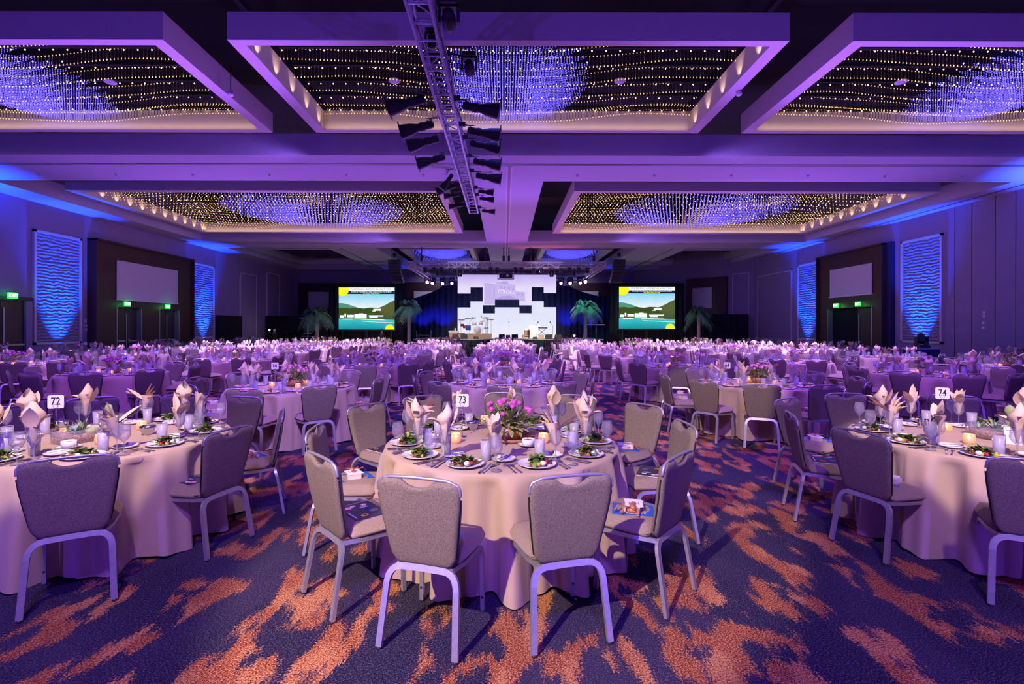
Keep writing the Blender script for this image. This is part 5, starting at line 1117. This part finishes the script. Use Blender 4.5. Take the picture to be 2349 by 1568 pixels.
for t_ in TB:
    cx, cy, num = t_; ds = DESC[t_]; near = num in NEARN; seed = int(abs(cx*37+cy*91)) % 997; rr = random.Random(seed)
    REG.setdefault('table', []).append((cx, cy, num, ds, seed))
    if num in CUSTOM: ch = [(x, y, None) for (x, y) in CUSTOM[num]]
    else:
        p0 = rr.uniform(0, 36); ch = []
        for i in range(10):
            a = math.radians(p0+36*i+rr.uniform(-4,4)); r_ = rr.uniform(1.36,1.50); ch.append((cx+r_*math.sin(a), cy-r_*math.cos(a), rr.uniform(-.12,.12)))
    used = set(); seats = []
    for (x, y, jit) in ch:
        th = math.atan2(x-cx, cy-y); hr = clock(th, used); rz = math.atan2(-(cx-x), cy-y)+(jit or 0)
        if in_view(x, y): reg('chair', x, y, 0, rz, "taupe banquet chair at %s o'clock of %s" % (hr, ds), near=near, num=num, hr=hr)
        seats.append((th, hr, x, y, rz))
    # place settings
    if num == 73: pl = [math.radians(a) for a in (-18.5,18.5,-50,54,-82,87,-122,122,-158,158)]
    elif num == 72: pl = [math.radians(a) for a in (-10, 30, 68, 105, 142, 178, -145,-108,-70,-40)]
    elif num == 74: pl = [math.radians(a) for a in (-2,-44,-80,-116,-150,168,135,98,62,30)]
    else: pl = sorted(s_[0] for s_ in seats)
    used2 = set()
    for k, th in enumerate(pl):
        hr = clock(th, used2); w_ = "at %s o'clock on %s" % (hr, ds); 
        def place(kind, rad, side, rot, lab, z=TH, **kw):
            x, y = on_table(t_, th, rad, side)
            if in_view(x, y, z, 20): reg(kind, x, y, z, th+rot, lab+' '+w_, num=num, **kw)
        j = lambda a: rr.uniform(-a, a)
        place('salad_plate', .745, 0, 0, 'oval-rimmed white plate'); place('salad', .745, 0, j(.5), 'green salad with tomato and orange', TH+.006, v=(k+seed) % 4)
        place('bread_plate', .56, -.17, j(.3), 'small white bread plate')
        place('wine_glass', .80, .235, 0, 'stemmed wine glass nearer the rim'); 
        nx = on_table(t_, th, .655, .175); place('wine_glass', .655, .175, 0, 'stemmed wine glass holding a napkin')
        kind = rr.choice([0,1,1,2,0]); 
        if num == 73: kind = [2,0,1,1,1,1,0,1,2,0][k]
        if num == 72: kind = [1,0,0,2,1,0,1,1,0,1][k]
        if num == 74: kind = [1,1,0,0,1,0,2,1,1,0][k]
        place('napkin', .655, .175, rr.uniform(0,6.28), ('sand napkin folded like a bird','sand napkin rolled into a hood','sand napkin fanned into points')[kind], TH+.105, v=kind)
        place('water_glass', .585, .085, 0, 'frosty tumbler of ice water')
        if near and cy < 9:
            place('fork', .77, -.160, PI+j(.05)+PI, 'steel dinner fork'); place('fork', .765, -.192, j(.05), 'outer steel salad fork')
            place('knife', .775, .150, j(.05), 'steel table knife'); place('spoon', .775, .178, j(.05), 'steel teaspoon'); place('butter_knife', .56, -.17, j(.4), 'small butter knife laid over the bread plate')
    # candles
    for k, a in enumerate((25, 150, 265)):
        a = math.radians(a+seed % 40); x, y = cx+.30*math.sin(a), cy-.30*math.cos(a)
        if num == 73: x, y = [(P(1052.7,1000,TH)[0]+.0, P(1052,1015,TH)[1]), P(1247,1015,TH), P(1112,972,TH)][k]
        if in_view(x, y, .8): reg('votive', x, y, TH, 0, 'amber glass candle %s on %s' % (('toward the front','toward the back','toward the west')[k], ds), near=near)
    sxy = {73:(-.348,4.13),72:(-3.61,4.0),74:(4.10,4.65),66:(-3.6,7.8),65:(-.26,8.0),64:(3.63,8.1),57:(3.75,12.1),56:(-.22,11.9),54:(-7.25,9.5)}.get(num, (cx+.2*math.sin(seed), cy+.1))
    REG.setdefault('sign', []).append((sxy[0], sxy[1], num, ds))
    ck = {73:'bloom',72:'cactus',74:'cactus',66:'pink',65:'cactus',64:'pink',54:'bloom',56:'bloom'}.get(num, ('bloom','pink','dead','cactus')[seed % 4])
    REG.setdefault('centre', []).append((cx, cy, num, ds, ck, seed))
# ---------------------------------------------------------------- build tables
CL = [cloth_mb(s, 120, 9).mesh('cloth_plain') for s in (1,2,3)]
for (cx, cy, num, ds, seed) in REG['table']:
    if num in NEARN:
        o = cloth_mb(seed, 360, 18, {73:15,72:14,74:15}.get(num), A=1.25).build('draped_table', None, (cx, cy, 0))
    else: o = link('draped_table', CL[seed % 3], None, (cx, cy, 0), (0,0,seed))
    tag(o, 'round banquet table under a floor-length taupe cloth, '+ds.replace('the table signed', 'signed'), 'table', 'round banquet tables under taupe cloths')
def budget(kind, near_fn, low_mb, name, cat, group, lab_rest, lim=300, zlow=0):
    L_ = sorted(REG.get(kind, []), key=lambda a: a['d'])
    for e in L_[:lim]: near_fn(e)
    rest_ = L_[lim:]
    if rest_:
        b = MB(); V = np.array([v for v in low_mb.v]); nf = len(low_mb.f); n0 = len(V); vs = []; fs = []
        for i, e in enumerate(rest_):
            c_, s_ = math.cos(e['rz']), math.sin(e['rz']); Q = V @ np.array([[c_, s_, 0],[-s_, c_, 0],[0,0,1]]) + np.array([e['x'], e['y'], e['z']+zlow])
            vs.append(Q); fs += [tuple(i*n0+k for k in f) for f in low_mb.f]
        b.v = np.concatenate(vs).tolist(); b.f = fs; b.m = low_mb.m*len(rest_); b.sm = low_mb.sm*len(rest_); b.mats = low_mb.mats
        tag(b.build(name), lab_rest, cat, group, 'stuff')
def simple(me, name, cat, group):
    def f(e):
        o = link(name, me(e) if callable(me) else me, None, (e['x'], e['y'], e['z']), (0,0,e['rz'])); tag(o, e['label'], cat, group)
    return f
def chair_fn(e):
    if e['d'] < 11.5:
        t = thing('banquet_chair', e['label'], 'chair', (e['x'], e['y'], 0), e['rz'], 'banquet chairs around the round tables')
        legs = []
        for (n_, me) in CH_PARTS: o = link(n_, me, t); legs += [o] if n_ == 'leg' else []
        if e['d'] < 7.5:
            for k, me in enumerate(CH_FEET): link('foot', me, legs[k])
        if e['near'] or e['d'] < 9: gift(e)
    else: o = link('banquet_chair', CH_MID, None, (e['x'], e['y'], 0), (0,0,e['rz'])); tag(o, e['label'], 'chair', 'banquet chairs around the round tables')
# seat gifts
def booklet_mb(v):
    b = MB().box(-.105,.105,-.14,.14,0,.006,M['card']).box(-.107,.107,-.142,.142,.006,.008,M['navycard']); z = .0085
    def q(x0,x1,y0,y1,m): b.add([(x0,y0,z),(x1,y0,z),(x1,y1,z),(x0,y1,z)], [(0,1,2,3)], m)
    def disc(x, y, r_, m): b.add([(x+r_*math.cos(a*PI/6), y+r_*.8*math.sin(a*PI/6), z) for a in range(12)], [tuple(range(12))], m)
    q(-.095,-.088,-.10,.02,M['card']); disc(-.03,-.085,.025,M['orange']); disc(-.028,-.083,.012,M['wood']); disc(-.06,.09,.03,M['pinkb']); disc(-.02,.105,.018,M['cheese']); disc(.05,.09,.02,M['cream']); disc(.055,-.04,.03,M['steel'])
    b.tube([(.02,-.03,z),(.05,.0,z+.001),(.03,.03,z),(.07,.04,z)], .0035, M['bluecard'], 4); q(.0,.06,.045,.052,M['card']); q(.01,.05,.06,.066,M['card'])
    return b
def gift_mb(v):
    b = MB().box(-.10,.10,-.13,.13,0,.003,M['bluecard']); z = .0035
    for (x0,x1,y0,y1) in ((-.085,-.075,-.02,.04),(-.085,-.045,.034,.044),(-.05,-.04,-.01,.04),(-.07,-.0,-.055,-.045),(-.07,-.02,-.075,-.065),(.0,.05,-.09,-.08)): b.add([(x0,y0,z),(x1,y0,z),(x1,y1,z),(x0,y1,z)], [(0,1,2,3)], M['card'])
    return b
BOOK = booklet_mb(0).mesh('programme'); BCARD = gift_mb(0).mesh('blue_card')
def pack_parts():
    bag = MB(); bag.box(-.075,.075,-.05,.05,0,.035,M['paper']); bag.lathe([(.05,0),(.055,.02),(.02,.04)], M['ribbon'], 7, TR(-.02,.0,.0), sx=1.5)
    rib = MB(); 
    for (x, y, z) in ((-.16,.05,.02),(-.15,-.05,.01),(-.12,.10,.015)): rib.tube([(-.06,0,.03),((x-.06)/2,y*.8,.045),(x,y,z)], (.006,.002), M['ribbon'])
    rib.lathe([(.0,0),(.03,.02),(.012,.04),(.0,.03)], M['ribbon'], 6, TR(-.075,0,.015,0,.5))
    cd_ = MB().box(-.07,.07,-.055,.055,.036,.039,M['card'],TR(0,0,.0,.25)).box(-.02,.02,-.012,.012,.0391,.0395,M['tomato'],TR(0,0,0,.25))
    for yy in (-.03,.0,.028): cd_.box(-.045,.01,yy,yy+.003,.0391,.0394,M['ink'],TR(0,0,0,.25))
    return bag.mesh('gift_bag'), rib.mesh('gift_ribbon'), cd_.mesh('gift_card')
PBAG, PRIB, PCARD = pack_parts()
def gift(e):
    rr = random.Random(int(e['x']*100)+int(e['y']*77)); c_, s_ = math.cos(e['rz']), math.sin(e['rz'])
    def loc(u, v): return (e['x']+c_*u-s_*v, e['y']+s_*u+c_*v)
    who = "chair at %s" % e['label'].split(' chair at ')[1]
    base = rr.uniform(-.25,.25); seatz = .504
    px, py = px_of(e['x'], e['y'], .5)
    book = {(-1.1,2.98):1, (-1.37,4.96):1, (1.47,4.05):1, (-2.08,3.76):1, (2.6,4.5):1, (1.06,3.02):0, (-.44,2.55):0, (-1.46,3.84):0, (2.66,3.72):0, (1.41,5.02):0, (.354,2.6):2}.get((e['x'], e['y']), rr.choice([0,0,1]))
    if book == 2: return
    if book: 
        x, y = loc(rr.uniform(-.02,.02), .27); o = link('programme_booklet', BOOK, None, (x, y, seatz), (0,0,e['rz']+1.35+base)); tag(o, 'dark programme on '+who, 'booklet', 'programmes left on the seats')
    else:
        x, y = loc(-.02, .29); o = link('blue_card', BCARD, None, (x, y, seatz), (0,0,e['rz']+.7+base)); tag(o, 'blue card under gift on '+who, 'card', 'blue cards left on the seats')
        t = thing('gift_pack', 'ribboned gift with tag on '+who, 'gift', (x+.01*c_, y+.01*s_, seatz+.0035), e['rz']+.5+base, 'gift packs left on the seats'); link('bag', PBAG, t); link('ribbon', PRIB, t); link('tag', PCARD, t)
budget('chair', chair_fn, CH_LOW, 'distant_banquet_chairs', 'chair', 'banquet chairs around the round tables', 'crowd of small taupe banquet chairs around the tables deepest in the hall')
budget('napkin', simple(lambda e: (NAPS if e['d'] < 9.5 else NAP_MID)[e['v']], 'folded_napkin', 'napkin', 'napkins folded into the glasses'), NAP_LOW, 'distant_folded_napkins', 'napkin', 'napkins folded into the glasses', 'mass of pale folded napkins on the tables deepest in the hall')
budget('wine_glass', simple(lambda e: WINE if e['d'] < 9.5 else WINE_MID, 'wine_glass', 'glass', 'stemmed wine glasses'), WINE_LOW, 'distant_wine_glasses', 'glass', 'stemmed wine glasses', 'mass of stemmed glasses on the tables farther into the hall')
budget('water_glass', simple(lambda e: TUMB if e['d'] < 9.5 else TUMB_MID, 'water_glass', 'glass', 'tumblers of ice water'), TUMB_LOW, 'distant_water_glasses', 'glass', 'tumblers of ice water', 'mass of water tumblers on the tables farther into the hall')
budget('salad_plate', simple(PLATE, 'salad_plate', 'plate', 'white salad plates'), PLATE_LOW, 'distant_salad_plates', 'plate', 'white salad plates', 'mass of white salad plates on the tables farther into the hall')
budget('bread_plate', simple(BREAD, 'bread_plate', 'plate', 'small bread plates'), BREAD_LOW, 'distant_bread_plates', 'plate', 'small bread plates', 'mass of small bread plates on the tables farther into the hall')
def salad_fn(e):
    if e['d'] < 7.2:
        t = thing('salad', e['label'], 'salad', (e['x'], e['y'], e['z']), e['rz'], 'plated salads')
        for (n_, me) in SALADS[e['v']]: link(n_, me, t)
    else: tag(link('salad', SAL_MID, None, (e['x'], e['y'], e['z']), (0,0,e['rz'])), e['label'], 'salad', 'plated salads')
budget('salad', salad_fn, SAL_LOW, 'distant_salads', 'salad', 'plated salads', 'mass of small green salads on the tables farther into the hall')
for (k_, me, cat, grp) in (('fork', FORK, 'fork', 'forks beside the plates'), ('knife', KNIFE, 'knife', 'table knives beside the plates'), ('spoon', SPOON, 'spoon', 'teaspoons beside the plates'), ('butter_knife', BUTTER, 'knife', 'butter knives on the bread plates')):
    for e in REG.get(k_, []): simple(me, k_, cat, grp)(e)
VG = MB().lathe([(.030,0),(.038,.01),(.042,.04),(.036,.075),(.033,.075),(.038,.04),(.034,.012)], M['votive'], 14, cap=False).lathe([(0,.006),(.03,.006),(.03,.028),(0,.030)], M['cheese'], 10).mesh('votive_glass')
FL = MB().lathe([(.0,.030),(.009,.042),(.006,.056),(0,.068)], M['flame'], 7, cap=False).mesh('flame')
for e in REG['votive']:
    t = thing('votive_candle', e['label'], 'candle', (e['x'], e['y'], e['z']), 0, 'amber votive candles'); link('holder', VG, t); link('flame', FL, t)
    if e['d'] < 10: point(e['x'], e['y'], e['z']+.12, .35, (1,.5,.2), .02)
# signs
CARD = MB()
r_ = .012; pts = []
for (cx_, cz_, a0) in ((.053-r_,.053-r_,0),(-.053+r_,.053-r_,90),(-.053+r_,-.053+r_,180),(.053-r_,-.053+r_,270)):
    for k in range(5): a = math.radians(a0+22.5*k); pts.append((cx_+r_*math.cos(a), 0, cz_+r_*math.sin(a)))
CARD.poly(pts, M['card'], (0,.002,0)); CARDM = CARD.mesh('number_card')
STM = MB().tube([(0,.004,.004),(0,.004,.262)], .0032, M['steel'], 6).tube([(.016*math.cos(a*PI/8), -.002, .268+.016*math.sin(a*PI/8)) for a in range(17)], .0016, M['steel'], 4).lathe([(.035,0),(.035,.004),(.005,.006)], M['steel'], 14, cap=True).mesh('sign_stand')
NUMS = {}
for (x, y, num, ds) in REG['sign']:
    if not in_view(x, y, .9, 20): continue
    t = thing('table_sign', ('white number card reading %s on a thin steel stand' % NW[num]) if num else 'tiny white number card on a steel stand on '+ds, 'table sign', (x, y, TH), math.atan2(-x, y)*.5, 'table number cards')
    link('stand', STM, t); link('card', CARDM, t, (0,0,.302))
    if num:
        MB().join(text_mb(str(num), .075, M['ink'], .0006, .0008), TR(0,-.0012,.305) @ UPW @ Matrix.Diagonal((.85,1.15,1,1))).build('number', t)
# centrepieces
def pot_bloom(seed, bloom, nl, nf, Rr, low=False):
    rr = random.Random(seed); P_ = []
    P_.append(('bowl', MB().lathe([(.05,0),(.10,.02),(.125,.07),(.118,.115),(.108,.115),(.112,.07),(0,.06)], M['copper'], 10 if low else 22, cap=False)))
    lf = MB(); fl = []
    for i in range(nl):
        a = rr.uniform(0,6.28); el = rr.uniform(-.25,1.3); r0 = rr.uniform(.0,.12); base = Vector((r0*math.cos(a), r0*math.sin(a), .10+rr.uniform(0,.10)*(1-r0*4))); d_ = Vector((math.cos(a)*math.cos(el), math.sin(a)*math.cos(el), math.sin(el)))
        leafshape(lf, base+d_*rr.uniform(0,.09), d_, rr.uniform(.06,.11), rr.uniform(.010,.020), M['green'], rr.uniform(-.2,.9), 3 if low else 4)
    P_.append(('foliage', lf))
    for i in range(nf):
        a = 2*PI*i/nf*2.4+rr.uniform(-.3,.3); rad = Rr*rr.uniform(.15,1)**.7; z = .15+.15*math.sqrt(max(0,1-(rad/(Rr*1.1))**2))+rr.uniform(-.01,.02); q = rr.uniform(.017,.026)*(1.15 if low else 1)
        x, y = rad*math.cos(a), rad*math.sin(a); fb = MB(); fb.tube([(x*.3,y*.3,.1),(x*.8,y*.8,z*.7),(x,y,z)], .0025, M['green'], 4); N = 8 if low else 12; vs = []; pr = []
        for k in range(6): pr.append((q*math.sin(PI*k/5)*(1+.12*(k % 2)), -q*math.cos(PI*k/5)))
        fb.lathe(pr, bloom, N, TR(x,y,z), smooth=False, cap=False); fl.append(('bloom', fb))
    return P_, fl
def cactus_bowl(seed, low=False):
    rr = random.Random(seed); N = 12 if low else 26; P_ = []; 
    P_.append(('glass_bowl', MB().lathe([(.02,.001),(.16,.001),(.165,.10),(.163,.10)], M['glass'], N, cap=False))); P_.append(('gravel', MB().lathe([(.0,.005),(.155,.005),(.158,.055),(.10,.062),(0,.066)], M['gravel'], N)))
    P_.append(('tall_glass', MB().lathe([(.02,.0),(.085,.0),(.085,.17),(.083,.17)], M['glass'], N, TR(.10,.22,0), cap=False))); P_.append(('gravel', MB().lathe([(0,.004),(.08,.004),(.08,.05),(0,.055)], M['gravel'], N, TR(.10,.22,0))))
    c_ = MB(); X = TR(.09,.21,.05); c_.lathe([(.0,0),(.022,.02),(.032,.06),(.025,.10),(0,.12)], M['cactus'], 10, X @ Matrix.Diagonal((1,.5,1,1)), cap=False).lathe([(0,0),(.025,.015),(.036,.05),(.027,.085),(0,.10)], M['cactus'], 10, X @ TR(-.005,0,.11) @ Matrix.Diagonal((1,.45,1,1)), cap=False).lathe([(0,0),(.012,.01),(.015,.05),(0,.075)], M['cactus'], 8, X @ TR(.012,-.02,.0), cap=False); P_.append(('prickly_pear', c_))
    gr = MB()
    for (bx_, by_, m, n_, L_) in ((.04,-.05,'agave',30,.10),(-.08,.02,'agave',16,.07),(.0,.06,'green',34,.12)):
        for i in range(n_ if not low else n_//2):
            a = rr.uniform(0,6.28); el = rr.uniform(.3,1.4); leafshape(gr, (bx_,by_,.055), (math.cos(a)*math.cos(el), math.sin(a)*math.cos(el), math.sin(el)), L_*rr.uniform(.7,1.1), .005 if m == 'green' else .009, M[m], .35, 3)
    P_.append(('succulents', gr)); P_.append(('barrel_cactus', MB().lathe([(.03,0),(.045,.02),(.04,.045),(0,.055)], M['cactus'], 12, TR(.12,.0,.05), cap=False)))
    P_.append(('driftwood', MB().lathe([(0,0),(.05,.01),(.04,.04),(0,.05)], M['paper'], 7, TR(.02,.10,.055), cap=False, sx=1.8)))
    return P_
def as_meshes(pl, pre): return [(n_, mb.mesh(pre+'_'+n_)) for (n_, mb) in pl]
def one_mesh(pl, nm):
    b = MB()
    for (n_, mb) in pl: b.join(mb)
    return b.mesh(nm)
FARC = {}
for nm, m in (('bloom','magenta'),('pink','pinkb'),('dead','deadb')): p_, f_ = pot_bloom(9, M[m], 60, 16, .20, True); FARC[nm] = one_mesh(p_+f_, 'flower_bowl')
FARC['cactus'] = one_mesh(cactus_bowl(4, True), 'cactus_bowl')
for (cx, cy, num, ds, ck, seed) in REG['centre']:
    x, y = {73:(.02,4.02),72:(-3.42,3.98),74:(4.08,4.16),66:(-3.25,7.7),64:(4.2,8.2),65:(.0,8.15)}.get(num, (cx, cy))
    if not in_view(x, y, .9, 60): continue
    cat, nm, desc = {'bloom':('flowers','flower_bowl','low copper bowl of magenta globe flowers on '),'pink':('flowers','flower_bowl','low copper bowl of pink flowers on '),'dead':('flowers','flower_bowl','low copper bowl of dark dried flowers on '),'cactus':('cactus garden','cactus_bowl','glass bowl of cacti and gravel on ')}[ck]
    if num in NEARN:
        t = thing(nm, desc+ds, cat, (x, y, TH), 0, 'table centrepieces')
        if ck == 'cactus':
            if num != 72: t.rotation_euler[2] = -.9
            for (n_, me) in as_meshes(cactus_bowl(seed), 'cactus'): link(n_, me, t)
        else:
            p_, f_ = pot_bloom(seed, M['magenta' if ck == 'bloom' else 'pinkb'], 240, 15 if ck == 'bloom' else 22, .21)
            for (n_, me) in as_meshes(p_+f_, 'flower'): link(n_, me, t)
    else: tag(link(nm, FARC[ck], None, (x, y, TH), (0,0,seed)), desc+ds, cat, 'table centrepieces')
# burlap runner pieces, sauce cups, creamers on the nearest tables
o = MB().lathe([(0,.0),(.10,.002),(.17,.010),(.20,.035),(.21,.03),(.18,.004),(.10,0)], M['burlap'], 20, None, cap=False).build('burlap_wrap', None, (.07, 4.05, TH)); tag(o, 'crumpled burlap wrap around the magenta flower bowl', 'cloth')
def sauce(px, py, lab):
    x, y = P(px, py, TH); t = thing('sauce_cup', lab, 'cup', (x, y, TH), 0, 'white sauce cups on saucers')
    MB().lathe([(0,.003),(.05,.003),(.082,.014),(.084,.016),(.05,0),(0,0)], M['china'], 24, cap=False).build('saucer', t)
    MB().lathe([(.035,.004),(.045,.012),(.048,.055),(.045,.055),(.042,.014),(0,.012)], M['china'], 24, cap=False).build('cup', t); MB().lathe([(0,.046),(.043,.044)], M['tomato'], 16, cap=False).build('sauce', t)
    s_ = link('spoon', SPOON, t, (.045,-.03,.012), (0,.1,-1.1)); s_.scale = (.7,.7,.7)
sauce(1212, 1022, 'white cup of sauce on a saucer beside the flowers, table signed seventy-three'); sauce(158, 1029, 'white cup of sauce on a saucer before the cactus bowl, table signed seventy-two')
def creamer(px, py, lab, h=.07):
    x, y = P(px, py, TH); t = thing('silver_creamer', lab, 'jug', (x, y, TH), .4, 'silver cream jugs')
    MB().lathe([(.028,0),(.026,.005),(.040,.03),(.045,.055),(.050,.075),(.047,.075),(.04,.05),(.03,.02)], M['steel'], 18, cap=False, sx=1.25).build('body', t)
    MB().tube([(.055,0,.065),(.085,0,.06),(.085,0,.03),(.05,0,.02)], .003, M['steel'], 6).build('handle', t)
for (px, py, lab) in ((1085,985,'silver cream jug behind the sign on table seventy-three'),(1262,990,'silver cream jug east of the flowers on table seventy-three'),(339,998,'silver cream jug among plates on table seventy-two'),(2135,1000,'silver cream jug before the sign on table seventy-four'),(140,985,'silver cream jug behind the sign on table seventy-two')): creamer(px, py, lab)
for (px, py, nm) in ((2110,978,'paler'),(2126,977,'darker')):
    x, y = P(px, py, TH); tag(MB().lathe([(.018,0),(.020,.01),(.016,.075),(0,.08)], M['steel'], 12).build('shaker', None, (x, y, TH)), 'steel shaker, the %s of the pair on table seventy-four' % ('west one' if nm == 'paler' else 'east one'), 'shaker', 'salt and pepper shakers')
x, y = P(2322, 1015, TH); t = thing('table_card', 'folded white menu card at the east edge of table seventy-four', 'card', (x, y, TH), -.5)
MB().add([(-.05,-.03,0),(.05,-.03,0),(.05,0,.13),(-.05,0,.13)], [(0,1,2,3)], M['card']).add([(-.05,.03,0),(.05,.03,0),(.05,0,.13),(-.05,0,.13)], [(0,1,2,3)], M['card']).build('card', t)
b = MB(); T = TR(0,-.0015,0) 
for k in range(7): b.add([(-.035,-.028+.0225*(.02+k*.014)/.1,.02+k*.014),(.035,-.028+.0225*(.02+k*.014)/.1,.02+k*.014),(.035,-.028+.0225*(.023+k*.014)/.1,.023+k*.014),(-.035,-.028+.0225*(.023+k*.014)/.1,.023+k*.014)], [(0,1,2,3)], M['steel'], False, T)
b.build('lettering', t)
